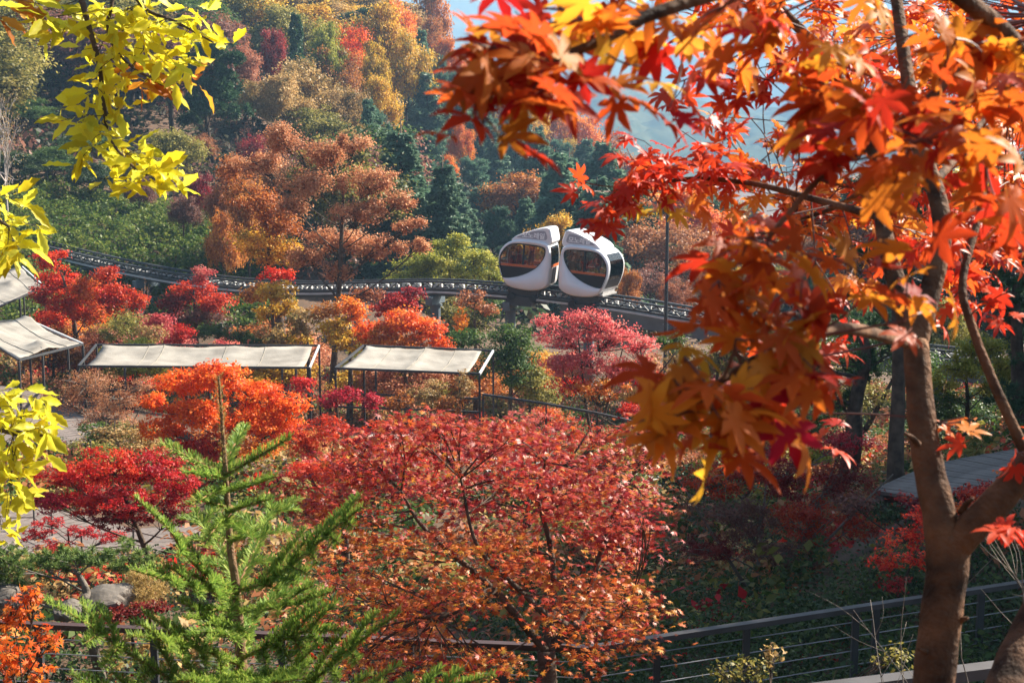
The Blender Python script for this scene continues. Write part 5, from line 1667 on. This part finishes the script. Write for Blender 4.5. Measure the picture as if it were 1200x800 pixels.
# ------------------------------------------------------------------ fir in the near left
FIRN = leafmat('fir_needle', [(.085, .16, .03), (.20, .315, .05), (.44, .51, .10)], trans=.40, rough=.5, spec=.14, val=.05)
FIRB = surf('fir_bark', (.20, .12, .065), rough=.85, spec=.2, var=.45, scale=40, bump=.5, bscale=120)
FIRT = surf('fir_twig', (.26, .15, .06), rough=.8, spec=.2, var=.4, scale=40)
def fir():
    r = np.random.default_rng(17)
    TR = [(256,440,4.0),(259,480,4.0),(262,520,4.0),(266,580,4.0),(270,640,4.0),(277,690,4.0),(281,750,4.0),(285,800,4.0),(293,900,4.0),(298,1000,4.0)]
    tp = spline([P(*q) for q in TR], 5)
    root_p = np.array([tp[-1][0], tp[-1][1], gz(tp[-1][0], tp[-1][1]) - .05])
    root = empty('fir_tree', tuple(root_p), 'young green fir in the near left with a bare brown leading shoot', 'tree')
    tp2 = np.concatenate([tp, [root_p]])
    mb = MB()
    mb.tube(tp2 - root_p, np.concatenate([np.linspace(.0035, .0055, 10), np.linspace(.006, .022, len(tp2) - 10)]), 10)
    mb.build('trunk', FIRB, root, smooth=True)
    # short scales and buds on the leader
    V = []
    n = 260
    k = r.random(n) * 12
    i = k.astype(int); f = (k - i)[:, None]
    p = tp[i] * (1 - f) + tp[i + 1] * f
    o = rdir(n, r); o[:, 2] = np.abs(o[:, 2]) * .4 + .5
    V.append(scatter(NEEDLE, p + nv(o * [1, 1, 0]) * .006, np.cross(o, rdir(n, r)), o, .014, r.random(n)))
    link('leader_needles', leaf_mesh('leader_needles', [(v - root_p, l, s, a) for v, l, s, a in V]), root, MATS['tan'])
    def needles(path, up, dens=1500, ln=.0275):
        """needles in two raised ranks along a shoot"""
        path = np.asarray(path)
        sg = np.concatenate([[0], np.cumsum(np.linalg.norm(np.diff(path, axis=0), axis=1))])
        n = int(dens * sg[-1])
        s = np.sort(r.random(n)) * sg[-1]
        p = np.stack([np.interp(s, sg, path[:, c]) for c in range(3)], -1)
        e = np.minimum(s + .004, sg[-1]); b = np.maximum(s - .004, 0)
        t = nv(np.stack([np.interp(e, sg, path[:, c]) - np.interp(b, sg, path[:, c]) for c in range(3)], -1))
        sd = nv(np.cross(t, up)); u2 = np.cross(sd, t)
        ph = r.uniform(-1.35, 1.35, n)
        dr = sd * np.sin(ph)[:, None] + u2 * np.cos(ph)[:, None] * .85 + t * .50 + r.normal(size=(n, 3)) * .05
        l = ln * r.uniform(.8, 1.15, n) * (1 - .35 * (s / sg[-1]) ** 6)
        nr = u2 - dr * .3 + r.normal(size=(n, 3)) * .25
        return scatter(NEEDLE, p, nr, dr, l, np.clip(.45 + .25 * r.normal(size=n), 0, 1))
    NW = [0]
    def branch(pts, side=8, L0=.20, roll=0.0, r0=.006, bare=.0, ang=48):
        path = spline([P(*q) for q in pts], 8)
        d = nv((path[-1] - path[0])[None])[0]
        view = nv(((path[0] + path[-1]) / 2)[None])[0]
        up0 = nv((np.array([0, 0, 1.]) * .75 - view * .65)[None])[0]      # the shoot plane tips a little towards the camera
        sd0 = nv(np.cross(d, up0)[None])[0]
        up = nv((np.cross(sd0, d) * math.cos(roll) + sd0 * math.sin(roll))[None])[0]
        sd = nv(np.cross(d, up)[None])[0]
        mb = MB()
        mb.tube(path - root_p, np.linspace(r0, .0018, len(path)), 6)
        nd = []
        i0 = int(len(path) * bare)
        nd.append(needles(path[i0:], up))
        side = int(round(side * .62))
        for k in range(side):
            t = .22 + .66 * (k + r.uniform(-.12, .12)) / max(1, side)
            x = t * (len(path) - 1); i = int(x)
            st = path[i] + (path[min(i + 1, len(path) - 1)] - path[i]) * (x - i)
            for s in (-1, 1):
                if r.random() < .10: continue
                a = R(ang + r.uniform(-10, 10))
                L = L0 * 1.03 * (1.1 - t) ** .6 * r.uniform(.8, 1.1)
                if L < .03: continue
                dd = d * math.cos(a) + sd * s * math.sin(a) + up * r.uniform(-.05, .12)
                e = st + nv(dd[None])[0] * L
                q = np.array([st, st * .5 + e * .5 + up * .006, e])
                q = spline(q, 4)
                mb.tube(q - root_p, np.linspace(.0034, .0016, len(q)), 5)
                nd.append(needles(q, up))
                if L > .19:
                    for s2 in (-1, 1):
                        b2 = st + (e - st) * r.uniform(.35, .5)
                        dd2 = dd * .7 + np.cross(dd, up) * s2 * .7
                        e2 = b2 + nv(dd2[None])[0] * L * .42
                        mb.tube(np.array([b2, e2]) - root_p, [.002, .001], 4)
                        nd.append(needles(np.array([b2, (b2 + e2) / 2, e2]), up))
        br = mb.build('branch', FIRT, root, smooth=True)
        V, Lp, St, A = join(nd)
        link('needles', np_mesh('needles', V - root_p, Lp, St, A), br, FIRN)
    D = 4.0
    # top whorls
    branch([(263,557,D),(230,540,3.95),(189,519,3.9)], 0)
    branch([(262,553,D),(275,520,4.1),(288,498,4.25)], 0)
    branch([(264,556,D),(300,536,3.95),(341,512,3.9)], 0)
    branch([(264,560,D),(240,556,3.9),(214,553,3.8)], 0)
    branch([(266,575,D),(295,568,3.9),(323,558,3.8)], 0)
    branch([(265,573,D),(245,580,3.85),(222,592,3.75)], 0)
    branch([(267,594,D),(244,588,3.95),(226,580,3.9)], 0)
    branch([(268,600,D),(290,592,3.9),(318,584,3.85)], 0)
    branch([(268,612,D),(285,622,3.8),(300,632,3.7)], 0)
    branch([(268,606,D),(252,620,3.8),(238,640,3.7)], 0)
    branch([(270,634,D),(288,628,3.9),(304,620,3.85)], 0)
    # middle whorl
    branch([(272,690,D),(240,672,3.85),(214,645,3.75),(198,620,3.7),(158,582,3.65)], 4, .15, roll=.3)
    branch([(276,696,D),(240,690,3.8),(200,680,3.65),(154,667,3.5)], 5, .14)
    branch([(278,692,D),(310,682,3.95),(350,655,3.9),(400,612,3.85),(425,594,3.8)], 9, .17, roll=-.2)
    branch([(283,716,D),(320,712,3.8),(355,704,3.7),(388,693,3.6)], 5, .13)
    branch([(277,692,D),(300,640,4.2),(318,600,4.4),(352,584,4.5)], 5, .14)
    branch([(277,690,D),(262,650,4.25),(236,612,4.45),(228,596,4.5)], 5, .14)
    branch([(276,700,D),(262,735,3.7),(245,752,3.55)], 5, .13)
    # lower whorls
    branch([(285,830,D),(240,815,3.8),(200,795,3.7),(140,758,3.6),(110,735,3.55),(54,703,3.45)], 8, .20)
    branch([(285,815,D),(330,812,3.9),(372,792,3.8),(410,760,3.7),(470,716,3.6)], 8, .20)
    branch([(284,780,D),(240,762,3.8),(195,750,3.6),(150,744,3.5)], 7, .18)
    branch([(284,790,D),(255,800,3.6),(220,810,3.3)], 6, .16)
    branch([(284,800,D),(318,800,3.7),(350,795,3.5)], 5, .15)
    branch([(280,745,D),(250,728,3.8),(215,722,3.65)], 5, .14)
    branch([(284,770,D),(320,755,3.9),(355,740,3.85),(400,738,3.8)], 7, .18)
    branch([(284,790,D),(310,806,3.6),(345,830,3.4)], 6, .16)
    branch([(286,850,D),(340,840,3.7),(420,815,3.6),(450,800,3.5)], 7, .18)
    branch([(286,850,D),(220,850,3.7),(140,830,3.5),(90,800,3.4)], 8, .2)
    branch([(288,880,D),(400,850,3.8),(500,815,3.8),(580,790,3.7)], 8, .16)
    branch([(284,760,D),(300,720,4.3),(330,690,4.5),(345,660,4.6)], 6, .17)
fir()

# ------------------------------------------------------------------ near leaves: one object per leaf for the largest 290, the rest joined
NEARPAL = {
 'nearbrown':  [(.40,.05,.012), (.54,.10,.016), (.60,.20,.022)],
 'neardark':   [(.38, .04, .014), (.52, .085, .016), (.48, .18, .025)],
 'nearorange': [(.50,.10,.015), (.64,.20,.02), (.70,.34,.03)],
 'nearred':    [(.46,.016,.014), (.60,.035,.016), (.68,.09,.02)],
 'nearglow':   [(.60,.06,.015), (.70,.16,.02), (.76,.34,.05)],
 'nearyellow': [(.70,.40,.03), (.76,.52,.05), (.66,.34,.03)],
 'oakyellow':  [(.62, .52, .02), (.78, .69, .035), (.74, .72, .08)],
 'oakgreen':   [(.50, .49, .03), (.64, .60, .04), (.76, .66, .06)],
 'oakbrown':   [(.46,.16,.02), (.60,.26,.03), (.62,.36,.04)],
}
for k_, c_ in NEARPAL.items(): leafmat(k_, c_, trans=.6, rough=.5, spec=.12, hue=.012, val=.22, veins=True)

def near_leaves(root, base, clusters, tmpls, size0, twigmat, branches, r, dirbias, nrmbias, droop):
    """leaves on twigs that spring from the branches; clusters (px, py, rx, ry, d, n, palette)"""
    allp = np.concatenate(branches)
    mb = MB()
    L = []
    for px, py, rx, ry, d, n, pal in clusters:
        c = np.array(P(px, py, d))
        s = d / FPX
        j = np.argmin(((allp - c) ** 2).sum(1))
        hub = c + np.array([0, 0, ry * s * .35])
        q = curve_pts(allp[j], hub, 7, r, wob=.06)
        L0 = np.linalg.norm(q[-1] - q[0])
        mb.tube(q, np.linspace(.0016 + .0016 * min(1.5, L0), .0012, 7), 5, cap=False)
        nt = max(2, n // 4)
        tips = []
        for k in range(nt):
            e = c + np.array([r.normal() * rx * .75 * s, r.normal() * rx * .8 * s, r.normal() * ry * .6 * s + ry * s * .1])
            t = curve_pts(q[r.integers(3, 7)], e, 5, r, wob=.1)
            mb.tube(t, np.linspace(.0014, .0008, 5), 4, cap=False)
            tips.append(t)
        for k in range(n):
            t = tips[k % nt]
            p = t[r.integers(2, 5)] + r.normal(size=3) * .012
            dr = nv((rdir(1, r)[0] * np.array([1, 1, .6]) + np.array(dirbias) + np.array([0, 0, -droop]))[None])[0]
            nr = r.normal(size=3) * .55 + np.array(nrmbias)
            big = 1.03 if d < 1.8 else 1.0
            L.append((p + dr * size0 * .22, nr, dr, size0 * big * r.uniform(.75, 1.15), pal))
    mb.v = [(x - base[0], y - base[1], z - base[2]) for x, y, z in mb.v]
    mb.build('twigs', twigmat, root, kind='stuff')
    pos, nr, dr, sz = (np.array([l[i] for l in L]) for i in range(4))
    pal = [l[4] for l in L]
    z = nv(nr); y = nv(dr - z * (dr * z).sum(-1, keepdims=True)); x = np.cross(y, z)
    fwd = pos[:, 1] * CP - pos[:, 2] * SP
    u = 600 + FPX * pos[:, 0] / fwd
    inview = (u > -60) & (u < 1260)
    order = np.argsort(-(sz / fwd) * inview)
    single = set(order[:290].tolist())
    me = {}
    rest = {}
    for i in range(len(L)):
        t = i % len(tmpls)
        if i in single:
            key = (t, pal[i])
            if key not in me:
                T = tmpls[t]
                m = np_mesh('leaf', T.v, T.loops, np.concatenate([[0], np.cumsum(T.lens)[:-1]]), np.full(len(T.lens), .5))
                m.materials.append(MATS[pal[i]]); me[key] = m
            o = link('leaf', me[key], root)
            M = Matrix(((x[i][0], y[i][0], z[i][0]), (x[i][1], y[i][1], z[i][1]), (x[i][2], y[i][2], z[i][2])))
            o.matrix_local = Matrix.Translation(Vector(pos[i] - base)) @ M.to_4x4() @ Matrix.Scale(float(sz[i]), 4)
        else:
            rest.setdefault(pal[i], []).append(scatter(tmpls[t], pos[i:i + 1] - base, nr[i:i + 1], dr[i:i + 1], sz[i:i + 1], [r.random()]))
    for pl, parts in rest.items():
        V, Lp, St, A = join(parts)
        link('foliage', np_mesh('foliage', V, Lp, St, A), root, FARLEAF[pl], 'stuff')
FARLEAF = {k: leafmat(k + '_mass', c, trans=.5, rough=.45, spec=.3, hue=.005, val=.05) for k, c in NEARPAL.items()}

MBARK = surf('maple_bark', (.155, .078, .04), rough=.85, spec=.15, scale=16, bump=.5, bscale=90, col2=(.030, .017, .011), detail=9)
def near_maple():
    r = np.random.default_rng(31)
    b0 = P(1093, 1150, 2.3)
    base = np.array([b0.x, b0.y, gz(b0.x, b0.y) - .05])
    root = empty('maple_tree', tuple(base), 'big near maple on the right with a forked smooth trunk and orange red leaves', 'tree')
    stems = [('trunk', [(1092,1150,2.3),(1092,860,2.3),(1094,800,2.3),(1103,720,2.3),(1112,655,2.3),(1114,618,2.3)], .034, .033),
             ('stem', [(1108,672,2.3),(1102,610,2.3),(1090,555,2.32),(1080,490,2.34),(1073,400,2.38)], .030, .021),
             ('stem', [(1073,404,2.38),(1088,350,2.4),(1100,300,2.42),(1104,262,2.44),(1094,215,2.48),(1076,165,2.52),(1064,95,2.6),(1052,10,2.7),(1040,-60,2.8)], .020, .010),
             ('stem', [(1073,404,2.38),(1056,350,2.42),(1042,300,2.46),(1034,255,2.52),(1032,205,2.58),(1005,130,2.64),(960,60,2.7),(905,0,2.75),(860,-60,2.8)], .018, .008),
             ('stem', [(1106,676,2.3),(1114,646,2.3),(1135,622,2.28),(1168,588,2.26),(1200,552,2.25),(1260,490,2.22),(1320,420,2.2)], .029, .020),
             ('branch', [(1215,560,2.6),(1190,505,2.6),(1165,450,2.62),(1140,385,2.66),(1128,330,2.7),(1150,240,2.8),(1160,150,2.9)], .011, .006),
             ('stem', [(1150,1000,1.9),(1165,860,1.95),(1185,790,2.0),(1210,735,2.05),(1260,640,2.1)], .030, .026),
             ('branch', [(1320,420,2.2),(1290,200,1.9),(1210,80,1.65),(1150,15,1.55),(1060,-30,1.45),(900,-20,1.38),(770,15,1.32),(700,50,1.29),(620,80,1.26),(545,112,1.24)], .014, .0022),
             ('branch', [(1210,80,1.65),(1150,50,1.6),(1095,110,1.5),(1020,170,1.45),(960,210,1.42),(900,280,1.4)], .007, .0025),
             ('branch', [(1073,404,2.38),(1040,395,1.95),(990,385,1.6),(930,400,1.45),(870,430,1.38),(800,480,1.33)], .010, .0025),
             ('branch', [(1034,255,2.52),(960,235,2.7),(880,215,2.85),(800,210,2.92),(720,230,2.92)], .008, .003),
             ('branch', [(1094,215,2.48),(1140,160,2.8),(1180,90,3.0),(1230,20,3.1)], .008, .004),
             ('branch', [(1032,205,2.58),(985,240,3.0),(930,260,3.2)], .007, .003)]
    paths = []
    for nm, pts, ra, rb in stems:
        q = spline([P(*a) for a in pts], 8)
        mb = MB()
        rr = np.linspace(ra, rb, len(q)) * (1 + .02 * np.sin(np.arange(len(q)) * 1.1))
        if nm == 'trunk': rr[-1] *= .35; rr[-2] *= .8
        if nm == 'trunk': q[0] = np.array([q[0][0], q[0][1], base[2]])
        mb.tube(q - base, rr, 14)
        mb.build(nm, MBARK, root, smooth=True)
        paths.append(q)
    for (px, py, dx, dy) in ((1126,600,14,-16), (1070,520,-10,-12), (1122,730,12,-6), (1086,770,-10,-10)):
        a = np.array(P(px if px > 1100 else px + 6, py, 2.29)); b = np.array(P(px + dx, py + dy, 2.26))
        mb = MB(); mb.tube(spline([a, (a + b) / 2 + [0, 0, .003], b], 3) - base, np.linspace(.006, .0025, 7), 7); mb.build('stub', MBARK, root, smooth=True)
    B, O, Rd, G, Y = 'nearbrown', 'nearorange', 'nearred', 'nearglow', 'nearyellow'
    CL = [(515,118,36,36,1.26,11,B),(556,62,32,26,1.24,7,B),(618,38,42,26,1.28,9,B),(590,130,42,34,1.22,12,B),(645,88,42,38,1.27,12,B),(692,60,42,40,1.3,11,O),(545,150,34,16,1.25,5,B),(655,14,40,16,1.34,7,B),(725,28,32,28,1.38,7,O),(610,70,40,30,1.24,8,B),
          (770,28,48,28,1.5,9,O),(828,28,52,32,1.5,10,G),(800,78,48,36,1.5,9,Rd),(860,52,48,36,1.65,9,G),(902,18,48,32,1.55,9,B),(960,110,56,40,1.5,9,B),(1010,140,64,46,1.36,11,B),(1080,180,66,46,1.34,11,B),(960,172,48,32,1.4,7,B),(1140,130,58,54,1.4,10,B),(1180,220,46,54,1.4,9,B),(1172,58,46,46,1.55,9,O),(1092,58,56,42,1.6,9,O),(1030,40,56,36,1.7,9,O),(1040,230,50,30,1.35,6,B),
          (870,290,46,32,1.4,7,B),(842,340,42,32,1.36,7,B),(902,332,56,36,1.4,9,B),(982,322,56,36,1.36,9,B),(1002,370,64,34,1.35,9,B),(1058,388,46,32,1.4,6,B),(930,400,56,36,1.36,9,B),(862,410,56,36,1.32,9,O),(802,430,40,36,1.3,8,O),(960,440,46,32,1.32,7,B),(832,480,50,36,1.3,9,O),(792,500,40,32,1.3,7,O),(872,500,40,32,1.32,7,B),(930,462,40,28,1.34,6,Rd),
          (720,225,38,26,2.9,22,Rd),(770,200,48,26,2.9,24,Rd),(820,192,44,32,2.9,24,Rd),(852,230,48,36,3.0,26,G),(702,248,22,16,2.8,8,Rd),(772,244,18,14,2.9,5,Y),(882,270,38,26,2.6,10,Rd),(902,190,40,28,3,14,Rd),(960,60,58,46,2.6,20,Rd),(1002,210,56,56,3.2,26,G),(1120,300,56,56,2.8,20,Rd),(1052,250,66,66,3.3,34,G),(1162,280,46,66,3.0,20,Rd),(940,250,46,46,3.2,22,G),(1100,60,96,56,3,34,G),(900,110,56,46,2.8,20,Rd),(850,90,46,36,2.8,16,Rd),(1180,150,36,96,3.2,24,G),(980,280,56,56,3.4,24,G),(1110,370,36,36,2.8,9,Rd),(1130,495,24,18,2.3,3,G),(1190,535,18,14,2.2,3,Rd),(1186,620,18,14,2.0,3,Rd),(920,500,50,36,2.4,9,Rd),(1180,350,24,20,2.6,5,Rd),(882,440,36,36,2.2,8,Rd),(870,20,60,30,2.7,16,G),(960,10,60,26,2.8,18,G),(780,110,24,20,2.6,6,Rd),(920,300,40,40,3.2,14,G),(1000,60,70,40,3.3,26,G),(1120,120,70,60,3.6,34,G),(1040,330,60,50,3.6,24,Rd),(1180,60,60,50,3.6,26,Rd),(1150,210,56,50,3.7,26,G),(1100,240,60,50,3.7,26,Rd),(940,60,60,50,3.6,26,Rd),(880,150,50,30,3.5,16,G),(1190,300,40,50,3.7,18,Rd),(1000,330,60,40,3.0,18,G),(960,380,50,34,2.8,12,Rd),(1050,120,60,50,3.6,28,Rd),(830,140,40,26,3.2,12,Rd),(800,20,60,30,3.0,18,G),(1150,20,60,34,3.4,20,G)]
    CL = [(c[0] + (22 if c[0] < 600 and c[4] < 1.8 else 0), c[1], c[2], c[3], c[4], int(c[5] * (.85 if c[0] < 740 else 1.0)) if c[4] < 1.8 else int(c[5] * 1.35), 'neardark' if (c[6] == B and c[0] < 740 and c[1] < 210) else c[6]) for c in CL]
    for _ in range(64):
        qx, qy = r.uniform(860, 1230), r.uniform(-10, 330)
        if qx < 960 and qy > 130: continue
        CL.append((qx, qy, 40, 34, r.uniform(3.2, 4.6), 11, [G, Rd, G, Rd, O][r.integers(0, 5)]))
    CL += [(1060,150,60,44,1.5,8,B),(1120,60,50,40,1.45,7,B),(985,90,46,36,1.55,7,O),(1150,185,50,40,1.36,7,B),(905,285,40,30,1.5,6,B),(790,455,36,30,1.28,6,O)]
    tm = [near_maple_tmpl(random.Random(k)) for k in range(7)]
    near_leaves(root, base, CL, tm, .078, surf('maple_twig', (.10, .035, .025), rough=.6, var=.3), paths, r, (0, 0, 0), (.15, -.15, .75), .45)
near_maple()

def near_oak():
    r = np.random.default_rng(47)
    base = np.array([-3.9, 5.6, gz(-3.9, 5.6) - .1])
    root = empty('oak_tree', tuple(base), 'near yellow leaved oak whose boughs hang in from the left edge', 'tree')
    top = np.array([-3.6, 5.6, 2.6])
    stems = [('trunk', spline([base, base + [.08, 0, 1.8], base + [.1, 0, 3.4], top], 6), .13, .07),
             ('limb', spline([np.array([-3.65, 5.6, 2.1]), np.array([-2.7, 5.3, 1.6]), np.array(P(60,-120,5.1)), np.array(P(140,-60,5.1)), np.array(P(230,-40,5.0))], 8), .045, .012),
             ('branch', spline([np.array(P(60,-120,5.1)), np.array(P(93,-10,5)), np.array(P(104,30,5)), np.array(P(116,75,5)), np.array(P(122,125,5)), np.array(P(130,165,4.95)), np.array(P(165,205,4.9))], 8), .013, .004),
             ('branch', spline([np.array(P(140,-60,5.1)), np.array(P(132,0,5.05)), np.array(P(127,40,5.05)), np.array(P(150,75,5)), np.array(P(190,100,4.95))], 8), .008, .003),
             ('branch', spline([np.array(P(140,-60,5.1)), np.array(P(165,5,5)), np.array(P(205,25,4.95)), np.array(P(250,50,4.9))], 8), .009, .003),
             ('limb', spline([base + [.1, 0, 2.6], np.array([-3.0, 5.3, -.2]), np.array(P(-60,235,5)), np.array(P(10,265,4.95))], 8), .03, .005),
             ('limb', spline([base + [.08, 0, 1.9], np.array([-3.0, 5.3, -.9]), np.array(P(-70,480,5)), np.array(P(10,505,4.95)), np.array(P(50,510,4.9))], 8), .03, .005)]
    paths = []
    for nm, q, ra, rb in stems:
        mb = MB(); mb.tube(q - base, np.linspace(ra, rb, len(q)), 9); mb.build(nm, BARK, root, smooth=True)
        paths.append(q)
    Y, G, B = 'oakyellow', 'oakgreen', 'oakbrown'
    CL = [(15,22,16,16,5,5,B),(40,10,16,10,5,4,B),(52,28,22,18,5,10,G),(75,35,18,20,5,8,Y),(100,16,24,16,5,10,G),(150,18,42,18,5,18,Y),(195,30,42,24,4.95,18,Y),(226,38,28,24,4.95,10,Y),(172,62,42,24,5,18,Y),(140,74,30,24,5,14,Y),(210,80,26,20,4.95,10,Y),(180,95,36,20,5,12,B),
          (112,110,28,24,5,13,Y),(92,140,18,20,5,9,G),(148,130,30,24,5,12,Y),(116,162,30,20,4.95,12,G),(150,185,30,20,4.95,14,Y),(182,196,26,16,4.9,10,Y),(160,214,30,14,4.9,9,Y),(195,210,16,10,4.9,5,G),(105,180,20,14,4.95,6,Y),(120,60,26,20,5,8,Y),(165,35,30,20,5,8,G),
          (8,235,22,14,5,10,Y),(14,262,24,16,5,14,Y),(18,292,18,18,5,11,Y),(4,310,18,10,5,6,Y),(-20,270,20,30,5,8,Y),
          (12,460,22,14,5,12,G),(30,484,34,20,4.95,18,Y),(20,518,34,22,4.95,18,Y),(46,506,20,14,4.9,7,G),(14,556,24,24,4.95,14,Y),(12,598,12,24,4.95,9,G),(2,625,12,14,5,6,Y),(-25,540,24,50,5,12,Y)]
    CL = [c[:5] + (int(c[5] * 1.65), c[6]) for c in CL]
    tm = [oak_tmpl(random.Random(k)) for k in range(7)]
    near_leaves(root, base, CL, tm, .100, surf('oak_twig', (.05, .035, .025), rough=.8, var=.3), paths, r, (.1, 0, 0), (.35, -.1, .6), .35)
near_oak()

# pale bare stems beside the big maple trunk
def bare_stems(px, py, d, label, ends, seed):
    r = np.random.default_rng(seed)
    b = np.array(P(px, py, d)); b[2] = min(b[2], gz(b[0], b[1]) + .05)
    root = empty('bare_shrub', tuple(b), label, 'shrub')
    for e in ends:
        e_ = np.array(P(*e)); L_ = np.linalg.norm(e_ - b)
        q = spline([b, b * .7 + e_ * .3 + r.normal(size=3) * L_ * .07, b * .35 + e_ * .65 + r.normal(size=3) * L_ * .09 + [0, 0, L_ * .10], e_], 5)
        mb = MB(); mb.tube(q - b, np.linspace(.005, .0012, len(q)), 5)
        for k in range(5):
            i = r.integers(5, len(q) - 1)
            dd = nv((q[i + 1] - q[i])[None])[0] + rdir(1, r)[0] * .7
            t = q[i] + dd * r.uniform(.08, .25)
            mb.tube(spline([q[i], (q[i] + t) / 2 + r.normal(size=3) * .012, t], 3) - b, np.linspace(.0022, .0008, 7), 3)
        mb.build('stem', BARKGREY, root, smooth=True)
bare_stems(1215, 730, 5.5, 'pale bare arching stems against the dark ground right of the big maple trunk', [(1135,656,5.6),(1148,636,5.5),(1168,640,5.7),(1185,620,5.5),(1150,690,5.4)], 3)
bare_stems(1140, 800, 6.0, 'pale bare twigs crossing the cable fence left of the big maple trunk', [(1000,714,6.6),(1062,676,6.4),(1020,702,6.6)], 4)

# ------------------------------------------------------------------ labels for the planted trees and shrubs: each is told by its colour, form and neighbours
LAND = [('the left end of the monorail track', 60, 300), ('the two white cars', 655, 305), ('the tall thin pole', 781, 320), ('the bright green bank', 165, 280), ('the cream canopy', 485, 420), ('the long cream canopy', 230, 415),
        ('the tall rusty tree', 400, 240), ('the fir top', 257, 470), ('the deep red maple', 140, 570), ('the main maple crown', 590, 600), ('the big maple trunk', 1095, 560), ('the hazy ridge', 800, 140), ('the yellow oak leaves', 150, 110), ('the pink red maple', 700, 410), ('the orange leaf sprays', 900, 380)]
items = [(o, s, p, q, h) for o, s, p, q, h in AUTO]
def rel(q, L):
    dx, dy = q[0] - L[0], q[1] - L[1]
    dist = math.hypot(dx, dy)
    far = 'just ' if dist < 45 else ('' if dist < 130 else 'far ')
    if abs(dx) > 1.4 * abs(dy): w = 'right of' if dx > 0 else 'left of'
    elif abs(dy) > 1.4 * abs(dx): w = 'above' if dy < 0 else 'below'
    else: w = ('up' if dy < 0 else 'down') + ' and ' + ('right of' if dx > 0 else 'left of')
    return far + w
used = set()
ORD = ['', 'second ', 'third ', 'fourth ', 'fifth ', 'sixth ', 'seventh ', 'eighth ', 'ninth ', 'tenth ', 'eleventh ', 'twelfth ']
for o, s, p, q, h in items:
    hs = 'tall ' if h > 8.6 else ('small ' if h < 5.6 else '')
    if s in ('shrub', 'tall'): hs = ''
    me_ = hs + CWORD[p] + ' ' + FORM[s][1]
    lands = sorted(LAND, key=lambda L: math.hypot(q[0] - L[1], q[1] - L[2]))
    near_ = sorted((math.hypot(q[0] - b[3][0], (q[1] - b[3][1])), b) for b in items if b[0] is not o and (b[1], b[2]) != (s, p))[:6] if False else sorted(((math.hypot(q[0] - b[3][0], q[1] - b[3][1]), i) for i, b in enumerate(items) if b[0] is not o and (b[1], b[2]) != (s, p)))[:7]
    cands = []
    for L in lands[:2]:
        cands.append(me_ + ' ' + rel(q, L[1:]) + ' ' + L[0])
    for L in lands[:3]:
        for dd_, i in near_:
            b = items[i]
            w = 'left of' if q[0] < b[3][0] else 'right of'
            if abs(q[1] - b[3][1]) > abs(q[0] - b[3][0]): w = 'above' if q[1] < b[3][1] else 'below'
            cands.append(me_ + ' ' + w + ' ' + ('an ' if CWORD[b[2]][0] in 'aeiou' else 'a ') + CWORD[b[2]] + ' ' + FORM[b[1]][1].split()[-1] + ', ' + rel(q, L[1:]) + ' ' + L[0])
    for k in range(1, 12):
        cands.append(ORD[k] + me_ + ' ' + rel(q, lands[0][1:]) + ' ' + lands[0][0])
    for c in cands:
        if c not in used and 4 <= len(c.replace(',', '').split()) <= 16:
            break
    used.add(c)
    o['label'] = c

# ------------------------------------------------------------------ haze that fades the far slopes
HZ = empty('x', (0, 0, 0), None, None)
bpy.data.objects.remove(HZ)
hm, hnt, hb = new_mat('haze_air')
hnt.nodes.remove(hb)
pv = hnt.nodes.new('ShaderNodeVolumePrincipled')
pv.inputs['Color'].default_value = (.40, .68, 1.0, 1)
pv.inputs['Density'].default_value = .00048
pv.inputs['Anisotropy'].default_value = .15
hnt.links.new(pv.outputs[0], hnt.nodes['Material Output'].inputs['Volume'])
mb = MB(); mb.box((0, 1000, 92), (6200, 5000, 248))
mb.build('haze', hm, None, kind='stuff')
